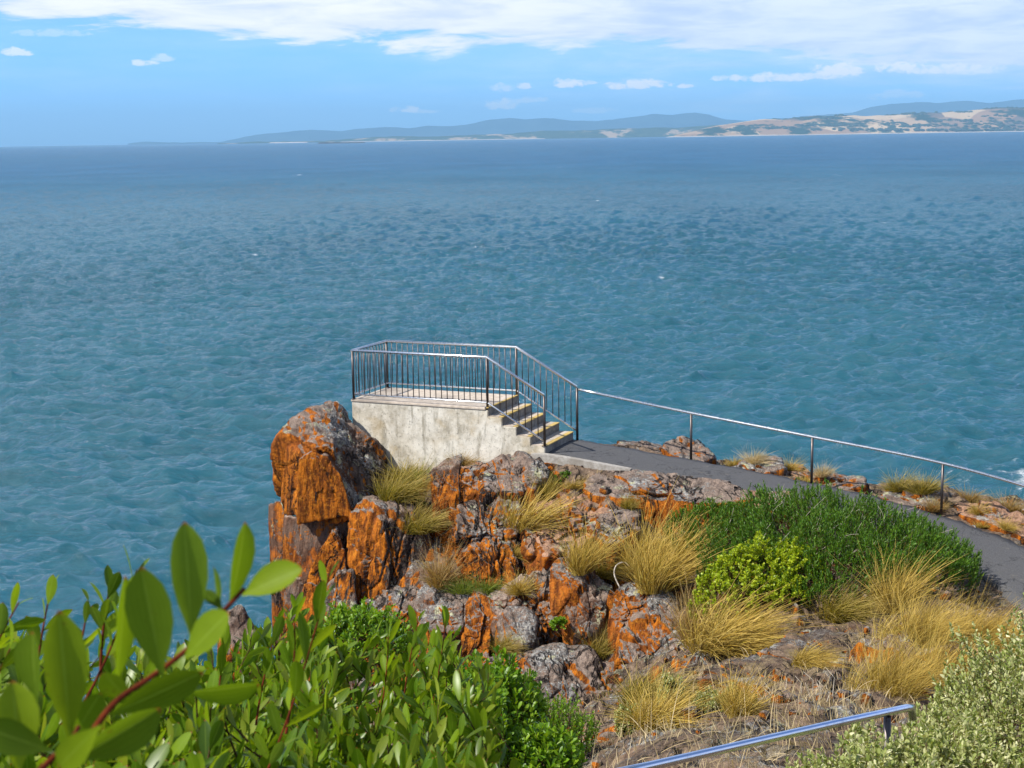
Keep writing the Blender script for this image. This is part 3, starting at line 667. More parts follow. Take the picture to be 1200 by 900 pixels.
BL = [
 ('tall orange faced boulder with grey lichened crown left of the lookout wall', [(392,474,28.9),(366,482,28.5),(346,496,28.2),(331,516,28.0),(327,560,27.95),(327,606,27.9),(349,612,27.25),(352,535,27.4),(384,534,27.1),(412,609,27.05),(418,600,27.1),(441,573,28.0),(449,558,28.3),(442,536,28.5),(425,510,28.6),(408,492,28.8)], dict(mat='rock_orange', back=.7, drop=.02, rough=.06, ncell=16, seed=1, sharp=40, beds=.35, tilt=(.1, .05))),
 ('flat orange slab split from the front of the tall orange boulder', [(351,540,27.2),(368,528,27.3),(384,536,27.2),(399,560,27.1),(412,604,26.95),(381,609,27.0),(349,610,27.05),(350,570,27.1)], dict(mat='rock_orange', back=.55, drop=.0, rough=.03, ncell=12, seed=52, sharp=46, beds=.3)),
 ('pointed grey fin of rock on the crown of the tall orange boulder', [(386,486,28.75),(391,471,28.8),(395,470,28.75),(404,482,28.8),(407,497,28.8),(390,500,28.6)], dict(mat='rock_grey', back=.3, drop=.1, sub=5, rough=.06, ncell=14, seed=2)),
 ('pale bare slab standing under the overhang of the tall orange boulder', [(337,607,27.7),(376,604,27.5),(413,604,27.4),(408,700,27.0),(395,745,27.0),(345,745,27.0),(334,705,27.3)], dict(mat='rock_bare', back=1.0, drop=1.2, rough=.04, ncell=26, seed=3, sharp=30)),
 ('dark narrow slab on the seaward edge below the tall orange boulder', [(323,592,28.2),(329,590,28.1),(337,612,27.9),(336,690,27.7),(318,700,27.9),(319,630,28.1)], dict(mat='rock_black', back=.6, drop=1.2, rough=.05, ncell=22, seed=4)),
 ('big orange and grey boulder with a pale flat top just right of the bare slab', [(419,598,26.9),(430,585,27.1),(452,582,27.3),(474,585,27.3),(487,601,27.0),(505,645,26.7),(510,682,26.4),(495,700,26.1),(446,605,26.3),(448,715,25.9),(415,715,26.2),(411,655,26.7)], dict(mat='rock', back=.9, drop=.5, rough=.055, ncell=40, seed=5, sharp=26)),
 ('thin curved orange plate of rock leaning before the bare slab', [(352,718,26.5),(362,670,26.6),(378,640,26.8),(393,624,27.0),(400,640,26.9),(404,672,26.6),(392,705,26.4),(372,720,26.3)], dict(mat='rock_orange', back=.35, drop=.65, rough=.06, ncell=20, seed=6)),
 ('grey streaked block at the foot of the curved orange plate', [(384,684,26.2),(400,668,26.3),(416,668,26.2),(418,722,25.8),(402,738,25.7),(380,735,25.9)], dict(mat='rock_grey', back=.5, drop=.7, sub=5, rough=.06, seed=7)),
 ('upright purple grey block below the middle of the lookout wall', [(509,552,27.2),(517,543,27.4),(538,537,27.5),(538,545,27.1),(537,578,26.8),(510,592,26.8),(506,575,27.0)], dict(mat='rock_grey', back=.6, drop=.65, rough=.05, seed=8)),
 ('low pinkish block with an orange corner between the upright block and the steps', [(538,548,27.1),(552,541,27.3),(562,540,27.3),(572,546,27.0),(568,575,26.6),(544,582,26.6)], dict(mat='rock_pink', back=.6, drop=.65, rough=.055, sub=5, seed=9)),
 ('long grey brown block lying against the wall under the steps', [(566,560,26.9),(572,546,27.1),(597,534,27.3),(622,533,27.4),(636,543,27.1),(641,556,26.7),(630,570,26.4),(602,578,26.3),(566,580,26.4)], dict(mat='rock', back=.7, drop=.65, rough=.06, ncell=30, seed=10)),
 ('rough dark boulder with small orange patches in the middle of the slope', [(533,612,26.0),(541,590,26.4),(560,583,26.5),(588,582,26.4),(603,597,26.1),(607,622,25.8),(597,648,25.5),(560,655,25.4),(538,645,25.6)], dict(mat='rock_dark', back=.8, drop=.65, rough=.10, ncell=80, seed=11)),
 ('crumbling orange boulder below the rough dark one', [(541,665,25.2),(552,645,25.4),(570,631,25.5),(596,638,25.4),(606,660,25.1),(602,682,24.9),(560,688,24.9)], dict(mat='rock_orange', back=.7, drop=.65, rough=.09, ncell=60, seed=12)),
 ('wide domed boulder with a pink top and dark lichened front below the path', [(612,628,25.5),(626,600,26.0),(648,582,26.4),(680,577,26.5),(712,581,26.4),(731,594,26.0),(727,606,25.6),(700,628,25.1),(672,645,24.8),(640,650,24.8),(620,645,25.1)], dict(mat='rock_pink', back=.9, drop=.7, rough=.075, ncell=60, seed=13)),
 ('dark ribbed rock low on the right shoulder of the wide domed boulder', [(700,612,25.3),(722,600,25.6),(752,598,25.6),(748,622,25.0),(720,640,24.7),(702,636,24.8)], dict(mat='rock_dark', back=.6, drop=.65, sub=5, rough=.09, seed=14)),
 ('long flat orange pink rock bordering the near side of the path', [(688,566,26.5),(702,556,26.75),(728,552,26.8),(764,555,26.6),(800,562,26.4),(840,567,26.2),(866,573,26.0),(874,590,25.5),(850,602,25.3),(790,602,25.5),(730,594,25.8),(700,585,26.0)], dict(mat='rock_orange', back=.25, drop=.5, rough=.045, ncell=30, seed=15)),
 ('small pale rock poking out of the dark bush beside the path', [(866,586,25.7),(878,578,25.9),(925,577,25.7),(938,586,25.4),(900,600,25.2),(870,602,25.2)], dict(mat='rock_pink', back=.3, drop=.7, sub=5, rough=.06, seed=16)),
 ('bright orange block with a grey right cheek on the mid slope', [(647,662,24.2),(652,654,24.35),(668,651,24.4),(684,654,24.3),(696,671,24.2),(690,690,23.9),(678,692,23.6),(664,700,23.6),(649,702,23.7),(646,680,23.9)], dict(mat='rock_orange', back=.5, drop=.65, rough=.05, ncell=22, seed=17, sharp=28)),
 ('leaning grey slab with white lichen beside the bright orange block', [(672,702,23.7),(684,684,23.95),(700,676,24.1),(717,688,23.9),(712,712,23.6),(700,735,23.3),(670,742,23.2),(664,722,23.4)], dict(mat='rock_grey', back=.5, drop=.65, rough=.07, seed=18)),
 ('ragged orange rock between the leaning slab and the grey capped column', [(716,704,23.6),(724,690,23.8),(738,684,23.8),(757,686,23.7),(766,700,23.4),(752,728,23.0),(724,740,22.9),(714,725,23.2)], dict(mat='rock_orange', back=.5, drop=.65, rough=.07, seed=19)),
 ('rounded grey lichened cap stone on top of the orange column', [(758,704,23.2),(766,693,23.35),(783,694,23.35),(796,708,23.2),(794,722,22.9),(778,732,22.8),(762,722,22.9)], dict(mat='rock_grey', back=.45, drop=.1, sub=5, rough=.05, ncell=20, seed=20, sharp=14)),
 ('tall orange column of rock under the rounded grey cap', [(742,724,23.0),(762,715,23.1),(786,726,22.9),(790,745,22.6),(784,775,22.2),(764,792,21.9),(728,795,22.0),(722,775,22.3),(734,745,22.7)], dict(mat='rock_orange', back=.8, drop=.9, rough=.06, ncell=36, seed=21)),
 ('brown split block at the right foot of the orange column', [(784,752,22.3),(800,742,22.4),(814,752,22.2),(812,782,21.7),(794,795,21.5),(780,785,21.8)], dict(mat='rock_bare', back=.5, drop=.65, sub=5, rough=.05, seed=22)),
 ('grey shouldered boulder right behind the tall foreground leaves', [(489,702,25.0),(494,690,25.2),(515,686,25.3),(550,690,25.1),(556,705,24.8),(549,735,24.4),(520,752,24.2),(492,740,24.4)], dict(mat='rock_grey', back=.7, drop=.7, rough=.06, seed=23)),
 ('white rimmed orange ledge of rock above the leafy shrub', [(424,718,25.4),(436,703,25.6),(462,692,25.7),(491,688,25.5),(497,712,25.0),(494,748,24.6),(450,756,24.7),(426,745,25.0)], dict(mat='rock', back=.7, drop=.7, rough=.075, ncell=50, seed=24)),
 ('upright orange slab with white spots in the gully', [(546,708,24.5),(556,694,24.7),(572,698,24.6),(578,722,24.2),(574,772,23.6),(556,785,23.5),(544,770,23.7)], dict(mat='rock_orange', back=.5, drop=.5, rough=.06, seed=25, sharp=28)),
 ('straw coloured ridge of rock rising from the upright orange slab', [(570,704,24.5),(590,690,24.7),(618,672,24.9),(630,670,24.9),(626,690,24.6),(602,712,24.2),(584,735,24.0),(574,735,24.1)], dict(mat='rock_bare', back=.35, drop=.7, rough=.06, seed=26)),
 ('dark rubbly outcrop in the hollow left of the bright orange block', [(604,708,24.3),(622,684,24.6),(640,672,24.7),(654,690,24.3),(652,720,23.8),(632,735,23.6),(608,728,23.9)], dict(mat='rock_dark', back=.6, drop=.65, rough=.13, ncell=110, seed=27)),
 ('small square orange block with a flat grey top in the gully', [(583,732,23.6),(590,716,23.8),(600,711,23.9),(618,717,23.8),(630,728,23.6),(626,748,23.3),(609,762,23.0),(584,766,23.1)], dict(mat='rock', back=.5, drop=.65, sub=5, rough=.04, ncell=14, seed=28, sharp=32)),
 ('broad grey mottled boulder with a flat pale top above the small leaved bush', [(612,785,22.3),(624,768,22.6),(655,759,22.8),(688,762,22.7),(702,778,22.4),(700,812,21.9),(694,840,21.6),(650,850,21.5),(618,845,21.7)], dict(mat='rock_grey', back=.9, drop=.7, rough=.045, ncell=34, seed=29, sharp=28)),
 ('orange red shoulder of rock left of the broad mottled boulder', [(560,796,22.6),(566,782,22.8),(596,772,22.8),(624,767,22.7),(628,790,22.3),(620,840,21.8),(560,840,22.0)], dict(mat='rock_orange', back=.7, drop=.7, rough=.05, seed=30)),
 ('shadowed brown rock between the mottled boulder and the orange column', [(690,800,22.3),(705,778,22.6),(724,776,22.5),(736,800,22.0),(728,830,21.4),(700,838,21.4)], dict(mat='rock_dark', back=.6, drop=.7, rough=.07, seed=31)),
 ('low orange rock across the path nearest the steps', [(720,525,28.8),(730,518,29.2),(750,516,29.3),(774,521,29.1),(786,531,28.7),(750,534,28.6)], dict(mat='rock_orange', back=.6, drop=.7, sub=5, rough=.05, seed=32)),
 ('peaked orange rock behind the first handrail post', [(776,525,28.8),(786,515,29.1),(800,512,29.2),(816,516,29.1),(836,533,28.7),(826,542,28.3),(790,537,28.5)], dict(mat='rock_orange', back=.5, drop=.7, sub=5, rough=.07, seed=33)),
 ('dark topped orange rock between the first two handrail posts', [(858,548,28.0),(872,536,28.3),(892,534,28.4),(912,540,28.2),(918,550,27.8),(890,556,27.6),(864,554,27.7)], dict(mat='rock', back=.6, drop=.7, sub=5, rough=.07, seed=34)),
 ('low flat orange rock at the foot of the second handrail post', [(935,570,27.6),(945,558,28.0),(975,556,28.1),(1005,561,27.9),(1016,572,27.4),(980,580,27.0),(945,578,27.2)], dict(mat='rock_orange', back=.6, drop=.7, sub=5, rough=.06, seed=35)),
 ('small pale pink rock on the verge between the second and third handrail posts', [(905,556,28.0),(915,546,28.5),(940,545,28.5),(948,556,28.1),(930,562,27.7)], dict(mat='rock_pink', back=.6, drop=.7, sub=5, rough=.06, seed=41)),
 ('flat reddish ledge left of the third handrail post', [(1030,582,26.9),(1046,574,27.2),(1090,574,27.2),(1108,580,26.9),(1100,592,26.4),(1050,594,26.4)], dict(mat='rock_orange', back=.7, drop=.7, sub=5, rough=.05, seed=36)),
 ('grey pink ledge right of the third handrail post', [(1120,590,26.7),(1150,592,26.4),(1185,600,26.0),(1215,612,25.6),(1200,630,25.2),(1160,614,25.7),(1126,604,26.2)], dict(mat='rock_pink', back=.6, drop=.7, sub=5, rough=.06, seed=37)),
 ('wide layered brown ledge lying in the dry grass below the dark bush', [(822,798,17.2),(838,782,17.5),(875,775,17.7),(940,779,17.6),(1000,788,17.2),(1018,804,16.8),(985,824,16.5),(930,832,16.1),(860,825,16.3),(830,815,16.7)], dict(mat='ground', back=.3, drop=.5, rough=.09, ncell=70, seed=38, sharp=30, tilt=(.0, .1))),
 ('flat purple brown rock just above the wide layered ledge', [(900,764,19.4),(930,748,20.0),(985,742,20.2),(1030,748,19.8),(1026,766,19.1),(970,776,18.7),(910,774,18.9)], dict(mat='ground', back=.4, drop=.65, rough=.05, seed=39)),
 ('dark red rock showing above the leaves at the left near the sea', [(256,742,27),(268,722,27.3),(284,718,27.3),(300,735,27),(298,765,26.5),(260,768,26.5)], dict(mat='rock_dark', back=1.6, drop=4.5, sub=5, rough=.08, seed=40)),
]
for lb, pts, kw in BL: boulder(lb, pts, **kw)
# ------------------------------------------------------------------ plants
def nrm(v): return v/np.maximum(np.linalg.norm(v, axis=-1, keepdims=True), 1e-9)
TPL = {   # rows of (t, half width)
 'obovate': [(0, .03), (.12, .12), (.30, .33), (.50, .47), (.68, .49), (.84, .39), (.94, .20), (1, .02)],
 'obovate_lo': [(0, .04), (.35, .30), (.68, .50), (.90, .36), (1, .03)],
 'lance': [(0, .05), (.35, .45), (.7, .40), (1, .02)],
 'needle': [(0, .3), (.5, .5), (1, .05)],
 'round': [(0, .08), (.4, .48), (.8, .42), (1, .06)]}
def leaf_batch(base, d, n, L, Wd, tpl='obovate_lo', curl=.15, fold=.25, rg=rng):
    """base, direction, face normal (N,3); length, width (N) -> V, F, along, across"""
    T = np.array(TPL[tpl]); N = len(base); d = nrm(d); s = nrm(np.cross(d, n)); n = np.cross(s, d)
    L = np.broadcast_to(L, N); Wd = np.broadcast_to(Wd, N); cu = curl*(1+.8*rg.normal(size=N)); fo = fold*(.6+.8*rg.random(N))
    rows = []
    for k, x in ((-1, -1.), (0, 0.), (1, 1.)):
        t = T[:, 0][None]; w = T[:, 1][None]*Wd[:, None]*x
        rows.append(base[:, None]+d[:, None]*(t*L[:, None])[..., None]+s[:, None]*w[..., None]+n[:, None]*(np.abs(w)*fo[:, None]-(t*t)*(L*cu)[:, None])[..., None])
    V = np.stack(rows, 2); nr = len(T)                               # N, nr, 3, 3
    i = np.arange(nr*3).reshape(nr, 3); f = np.stack([i[:-1, :-1], i[:-1, 1:], i[1:, 1:], i[1:, :-1]], -1).reshape(-1, 4)
    Fc = (f[None]+(np.arange(N)*nr*3)[:, None, None]).reshape(-1, 4)
    al = np.broadcast_to(T[:, 0][None, :, None], (N, nr, 3)); ac = np.broadcast_to(np.array([1., 0, 1.])[None, None], (N, nr, 3))
    return V.reshape(-1, 3), Fc, al.ravel(), ac.ravel()
def tubes(C, rad, seg=4):
    """C (N,k,3) polylines, rad (N,k)"""
    N, k, _ = C.shape; T = nrm(np.gradient(C, axis=1)); ref = np.where(np.abs(T[..., 2:3]) > .9, np.array([1., 0, 0]), np.array([0, 0, 1.]))
    a = nrm(np.cross(T, ref)); b = np.cross(T, a); V = []
    for j in range(seg):
        an = 2*math.pi*j/seg; V.append(C+(a*math.cos(an)+b*math.sin(an))*rad[..., None])
    V = np.stack(V, 2); i = np.arange(k*seg).reshape(k, seg); q = np.roll(i, -1, 1)
    f = np.stack([i[:-1], q[:-1], q[1:], i[1:]], -1).reshape(-1, 4)
    return V.reshape(-1, 3), (f[None]+(np.arange(N)*k*seg)[:, None, None]).reshape(-1, 4)
def shoot_set(base, tip, rg, nleaf, L, Wd, tpl, ang=38, t0=.25, bow=.12, jitter=.3, stem_r=.003, curl=.15, fold=.25, roll=.5, k=6):
    """curved shoots from base to tip, leaves spiralling round them"""
    N = len(base); ln = np.linalg.norm(tip-base, axis=1)
    out = rg.normal(size=(N, 3)); out[:, 2] = 0; out = nrm(out)
    mid = (base+tip)/2+out*(ln*bow)[:, None]-np.array([0, 0, 1])*(ln*.05)[:, None]
    t = np.linspace(0, 1, k)[None, :, None]
    C = (1-t)**2*base[:, None]+2*t*(1-t)*mid[:, None]+t*t*tip[:, None]
    rad = stem_r*np.linspace(1, .45, k)[None]*np.ones((N, 1))
    ts = t0+(1-t0)*(np.arange(nleaf)+.6*rg.random((N, nleaf)))/(nleaf-.4); ts = np.clip(ts, 0, 1)
    q = ts[..., None]; P = (1-q)**2*base[:, None]+2*q*(1-q)*mid[:, None]+q*q*tip[:, None]
    Tn = nrm(2*(1-q)*(mid-base)[:, None]+2*q*(tip-mid)[:, None])
    ref = nrm(np.cross(Tn, np.array([.31, .17, .93]))); r2 = np.cross(Tn, ref)
    ph = np.arange(nleaf)[None]*2.4+rg.random((N, 1))*6.28+rg.normal(size=(N, nleaf))*.3
    rad_d = ref*np.cos(ph)[..., None]+r2*np.sin(ph)[..., None]
    a = R(ang)*(1+jitter*rg.normal(size=(N, nleaf)))*(1.12-.55*(ts-t0)/(1-t0))
    D = Tn*np.cos(a)[..., None]+rad_d*np.sin(a)[..., None]
    Nn = Tn*np.sin(a)[..., None]-rad_d*np.cos(a)[..., None]; S_ = np.cross(D, Nn); ro = rg.normal(size=(N, nleaf))*roll
    Nn = Nn*np.cos(ro)[..., None]+S_*np.sin(ro)[..., None]
    sz = (.62+.5*rg.random((N, nleaf)))*np.where(ts > .93, .75, 1)
    V, Fc, al, ac = leaf_batch(P.reshape(-1, 3), D.reshape(-1, 3), Nn.reshape(-1, 3), (L*sz).ravel(), (Wd*sz*(.85+.3*rg.random((N, nleaf)))).ravel(), tpl, curl, fold, rg)
    sv, sf = tubes(C, rad)
    return (V, Fc, al, ac), (sv, sf)
def plant(name, label, cat, loc, leafs, stems, lm, sm, group=None, parts=('foliage', 'stem'), split=False):
    root = empty(name, tuple(loc)); tag(root, label, cat, group); l = np.array(loc)
    def cat_(sets, n):
        Vs, Fs, o = [], [], 0; A = [[] for _ in range(n-2)]
        for s in sets:
            Vs.append(s[0]-l); Fs.append(s[1]+o); o += len(s[0])
            for i in range(n-2): A[i].append(s[2+i])
        return np.concatenate(Vs), np.concatenate(Fs), [np.concatenate(a) for a in A]
    V, Fc, A = cat_(leafs, 4)
    link(parts[0], mesh_np(parts[0], V, Fc, attrs={'along': A[0], 'across': A[1]}), lm, root)
    if split:
        for v, f in stems: link(parts[1], mesh_np(parts[1], v-l, f), sm, root)
    elif stems:
        V, Fc, _ = cat_(stems, 2); link(parts[1], mesh_np(parts[1], V, Fc), sm, root)
    return root
GR = 'tussocks of wind blown grass on the headland'
# ---- grass tussocks
def blades(n, h, rb, spread, wind, seed, w=.007, droop=.5, k=6, hv=.52):
    rg = np.random.default_rng(seed); wind = np.array([wind[0], wind[1], 0.])
    an = rg.random(n)*6.28; rr = rb*np.sqrt(rg.random(n)); o = np.c_[np.cos(an), np.sin(an), 0*an]
    base = o*rr[:, None]; L = h*(1-hv+hv*1.3*rg.random(n))
    sc = rg.integers(0, 11, n); cp = rg.normal(size=(11, 3))*np.array([1, 1, 0]); base = base*.55+cp[sc]*rb*.5; L = L*rg.uniform(.55, 1.2, 11)[sc]; cl = rg.normal(size=(11, 3))*.26
    d0 = nrm(np.array([0, 0, 1.])+o*(spread*(.25+rr/rb))[:, None]*1.0+rg.normal(size=(n, 3))*.16+wind*.35+cl[sc])
    bend = wind*(.55+.5*rg.random(n))[:, None]+o*(spread*.35)+np.array([0, 0, -1.])*(droop*(.5+.8*rg.random(n)))[:, None]+cl[sc]*.7+rg.normal(size=(n, 3))*.24
    t = np.linspace(0, 1, k)[None, :, None]
    C = base[:, None]+L[:, None, None]*(d0[:, None]*t*(1-.12*t)+bend[:, None]*.46*t**2.1)
    T = nrm(np.gradient(C, axis=1)); ref = nrm(rg.normal(size=(n, 1, 3))*np.array([1, 1, .3])); s = nrm(np.cross(T, ref))
    wd = (w*(.6+.8*rg.random(n)))[:, None]*np.array([.9, 1, .9, .75, .5, .12][:k])[None]
    V = np.stack([C-s*wd[..., None]/2, C+s*wd[..., None]/2], 2).reshape(-1, 3)
    i = np.arange(k*2).reshape(k, 2); f = np.stack([i[:-1, 0], i[:-1, 1], i[1:, 1], i[1:, 0]], -1)
    Fc = (f[None]+(np.arange(n)*k*2)[:, None, None]).reshape(-1, 4)
    return V, Fc, np.broadcast_to(np.linspace(0, 1, k)[None, :, None], (n, k, 2)).ravel()
_tm = {}
def tussock_mesh(kind, seed):
    key = (kind, seed)
    if key not in _tm:
        prm = {'sweep': dict(n=1000, h=1.0, rb=.26, spread=.55, wind=(.62, -.22), droop=.42, w=.008),
               'tuft': dict(n=650, h=1.0, rb=.24, spread=.7, wind=(.30, -.08), droop=.28, w=.011),
               'lean': dict(n=850, h=1.0, rb=.22, spread=.45, wind=(.50, .05), droop=.22, w=.0085),
               'big': dict(n=2000, h=1.0, rb=.42, spread=.5, wind=(.55, .05), droop=.36, w=.006),
               'flop': dict(n=1300, h=1.0, rb=.24, spread=.6, wind=(.88, -.32), droop=.62, w=.0075)}[kind]
        V, Fc, al = blades(seed=seed, **prm)
        _tm[key] = mesh_np('grass_tussock', V, Fc, attrs={'along': al})
    return _tm[key]
bpy.context.view_layer.update(); DG = bpy.context.evaluated_depsgraph_get()
def hit(px, py, Y):
    """the surface seen at that pixel, if it lies near the expected depth"""
    d = Vector(ray(px, py)).normalized(); ok, loc, _n1, _i1, ob, _m1 = S.ray_cast(DG, Vector(CAM), d)
    if ok and ob.name.split('.')[0] in ('boulder', 'ground') and abs(loc.y-Y) < 2.2: return np.array(loc)
    p = at(px, py, Y); p[2] = min(p[2], gz(p[0], p[1])+.05); return p
def tussock(label, px, py, Y, h, kind='tuft', mat='straw', rot=0, wide=1.0, seed=1):
    p = hit(px, py, Y); x, y = p[0], p[1]
    me = tussock_mesh(kind, seed)
    if not me.materials: me.materials.append(None)
    o = link('grass_tussock', me)
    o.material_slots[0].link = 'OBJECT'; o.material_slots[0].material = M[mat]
    o.location = (x, y, p[2]-.05*h); h *= 1.12; o.scale = (h*wide, h*wide, h); o.rotation_euler = (R(7*math.sin(px*1.7)), R(7*math.cos(py*2.3)), R(rot+22*math.sin(px*.9+py*1.3)))
    return tag(o, label, 'grass tussock', GR)
# label, base px, base py, depth, height, kind, colour, turn, width
TS = [
 ('golden green tussock sweeping up between the tall orange boulder and the lookout wall', 460,585,27.6,.66,'lean','olive',8,1.25),
 ('yellow tussock leaning over the golden green one against the wall', 478,562,28.2,.55,'tuft','olive',10,1.3),
 ('dark green tussock left of the upright purple grey block', 490,570,27.5,.5,'tuft','green_blade',0,1.1),
 ('round brown tussock against the middle of the lookout wall', 541,546,27.4,.36,'tuft','rusty',15,1.35),
 ('yellow tussock drooping right, below the upright purple grey block', 494,622,26.9,.75,'sweep','olive',0,1.0),
 ('thin dark tussock in the cleft right of the big orange and grey boulder', 516,688,25.6,.85,'tuft','rusty',0,.6),
 ('golden tussock fanned wide on the middle of the slope below the steps', 612,620,26.0,.86,'lean','straw',-5,1.2),
 ('small olive tussock at the corner of the lowest step', 640,578,26.9,.52,'tuft','olive',20,.8),
 ('little yellow tussock on the pale soil below the kerb', 672,572,26.7,.22,'tuft','straw',0,1.5),
 ('tiny upright tussock on the flat orange pink rock', 737,596,25.75,.40,'tuft','olive',0,.7),
 ('small yellow tussock left of the wide domed boulder', 604,650,25.4,.28,'tuft','straw',0,1.2),
 ('leaning golden tussock above the bright orange block', 682,668,24.9,.75,'lean','straw',-8,1.05),
 ('brown tussock nestled behind the leaning grey slab', 708,672,24.6,.55,'sweep','olive',-10,1.0),
 ('tall golden tussock at the left end of the dark green bush', 752,672,24.3,1.15,'lean','straw',-4,.85),
 ('broad golden tussock behind the grey cap stone', 768,690,23.9,.95,'lean','straw',-14,1.15),
 ('golden tussock touching the lime green shrub', 790,668,24.0,.85,'lean','straw',-10,1.0),
 ('greenish tussock hanging between the leaning slab and the orange column', 704,770,22.7,.62,'lean','olive',0,1.05),
 ('russet tussock right of the brown split block', 815,752,22.1,.85,'lean','rusty',5,1.0),
 ('dark tussock at the foot of the lime green shrub', 840,735,22.2,.62,'sweep','rusty',0,1.1),
 ('largest golden tussock swept far over to the right below the lime shrub', 846,758,21.5,1.08,'flop','straw',6,1.0),
 ('second swept golden tussock under the largest one', 866,764,21.0,.78,'flop','straw',0,.95),
 ('small flattened yellow tussock on the edge of the flat brown rock', 940,778,19.0,.38,'flop','straw',0,1.1),
 ('drooping straw tussock beneath the dark green bush', 990,725,20.9,.75,'flop','olive',12,1.1),
 ('second drooping straw tussock beneath the dark bush, nearer the path', 1045,712,21.0,.80,'lean','straw',0,1.1),
 ('big pale golden tussock beside the bend of the path', 1085,752,19.6,.70,'big','straw',0,.95),
 ('big straw tussock spilling toward the path behind the pale leafy shrub', 1140,755,19.2,.70,'big','straw',-12,.95),
 ('straw tussock at the right edge behind the pale leafy shrub', 1190,770,18.6,.66,'big','straw',5,.95),
 ('upright golden tussock left of the pale leafy shrub', 1050,815,16.6,.78,'big','straw',10,.72),
 ('golden tussock filling the gap above the pale leafy shrub', 1100,800,17.0,.75,'big','straw',-5,.85),
 ('olive tussock at the foot of the broad mottled boulder', 722,850,18.3,.72,'sweep','olive',0,1.0),
 ('olive tussock bending right below the orange column', 748,825,19.2,.72,'flop','olive',-5,1.05),
 ('golden orange tussock left of the layered brown ledge', 768,855,16.6,.62,'lean','straw',-18,1.1),
 ('small yellow tussock against the front of the layered brown ledge', 862,835,16.2,.42,'lean','straw',0,1.1),
 ('yellow tussock seaward of the path beside the dark topped rock', 862,548,28.6,.30,'tuft','straw',0,1.2),
 ('feathery pale tussock behind the dark topped rock', 886,542,28.9,.34,'tuft','pale',0,1.1),
 ('yellow tussock between the dark topped rock and the second handrail post', 926,552,28.5,.30,'tuft','straw',0,1.1),
 ('pale feathery tussock right of the second handrail post', 964,558,28.3,.36,'tuft','pale',10,1.0),
 ('small straw tussock just left of the second handrail post', 943,567,27.6,.22,'tuft','straw',0,1.2),
 ('grey olive tussock left of the third handrail post', 1052,575,27.5,.40,'tuft','olive',0,1.2),
 ('wide olive tussock behind the third handrail post', 1082,577,27.4,.48,'tuft','olive',10,1.3),
 ('russet tussock on the verge right of the third handrail post', 1138,587,26.9,.32,'tuft','rusty',0,1.2),
 ('yellow tussock on the verge by the far edge of the path', 1146,602,26.3,.26,'tuft','straw',0,1.1),
 ('straw tussock touching the far edge of the path', 1152,618,25.6,.19,'tuft','straw',10,1.4),
 ('brown tussock nearest the right edge on the seaward verge', 1188,598,26.3,.32,'tuft','rusty',0,1.6),
 ('low straw tussock at the right edge beside the path', 1180,620,25.4,.2,'tuft','straw',0,1.5),
 ('dry tussock before the third handrail post', 1094,598,25.9,.36,'tuft','rusty',0,1.1),
 ('thin straw tussock in the gully by the square orange block', 590,765,23.3,.5,'sweep','olive',0,.8),
 ('straw tussock along the straw coloured ridge', 608,695,24.5,.40,'tuft','straw',0,1.0),
 ('low yellow green tussock above the grey shouldered boulder', 545,692,25.2,.40,'tuft','green_blade',0,1.5),
 ('low yellow green tussock left of the straw coloured ridge', 574,690,25.1,.36,'tuft','green_blade',20,1.4),
]
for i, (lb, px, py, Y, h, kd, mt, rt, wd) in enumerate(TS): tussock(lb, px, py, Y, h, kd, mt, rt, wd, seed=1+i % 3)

# ---- mounded shrubs
def mound(label, name, cat, cx, cy, rx, ry, hgt, nsh, nleaf, L, Wd, tpl, lm, sm, seed, zb=None, ang=40, t0=.35, lump=.25, jit=.08, curl=.1, roll=.6, stem_r=.003, inner=.3, lean=(0, 0), sl=.45, domep=.8):
    rg = np.random.default_rng(seed); an = rg.random(nsh)*6.28; rr = np.sqrt(rg.random(nsh))
    x = cx+rx*rr*np.cos(an); y = cy+ry*rr*np.sin(an); g = ground(x, y, False) if zb is None else np.full(nsh, zb)
    dome = np.sqrt(np.clip(1-rr**2, 0, 1))**domep
    l = 1+lump*fbm(np.c_[x*1.7/rx*1.5, y*1.7/rx*1.5, 0*x+seed], 3)
    z = g+hgt*(.10+.9*dome)*l*(1-inner*rg.random(nsh)**2)+jit*hgt*rg.normal(size=nsh)
    tip = np.c_[x, y, np.maximum(z, g+.05)]
    dd = np.c_[(x-cx)/rx*.45+lean[0], (y-cy)/ry*.45+lean[1], 1+0*x]+rg.normal(size=(nsh, 3))*.22
    base = tip-nrm(dd)*(sl*hgt*(.6+.6*rg.random(nsh)))[:, None]
    lf, st = shoot_set(base, tip, rg, nleaf, L, Wd, tpl, ang, t0, stem_r=stem_r, curl=curl, roll=roll)
    # main limbs from the root crown out to the shoots
    k = min(60, nsh//4); pick = rg.choice(nsh, k, replace=False); gc = np.array([cx, cy, (ground_smooth(cx, cy)[0] if zb is None else zb)-.05])
    t = np.linspace(0, 1, 6)[None, :, None]; rt = gc+rg.normal(size=(k, 3))*np.array([rx, ry, 0])*.25
    C = rt[:, None]*(1-t)+base[pick][:, None]*t+np.sin(t*math.pi)*np.array([0, 0, .12*hgt])
    ls = tubes(C, stem_r*np.linspace(2.6, 1.1, 6)[None]*np.ones((k, 1)))
    return plant(name, label, cat, gc, [lf], [st, ls], lm, sm)
mound('wide dark green bush in the bend of the path', 'shrub', 'shrub', 5.35, 23.2, 2.35, 2.05, .86, 2500, 18, .075, .021, 'lance', M['dark_green'], M['bark'], 31, ang=34, t0=.1, lump=.45, jit=.10, sl=.4, domep=.42)
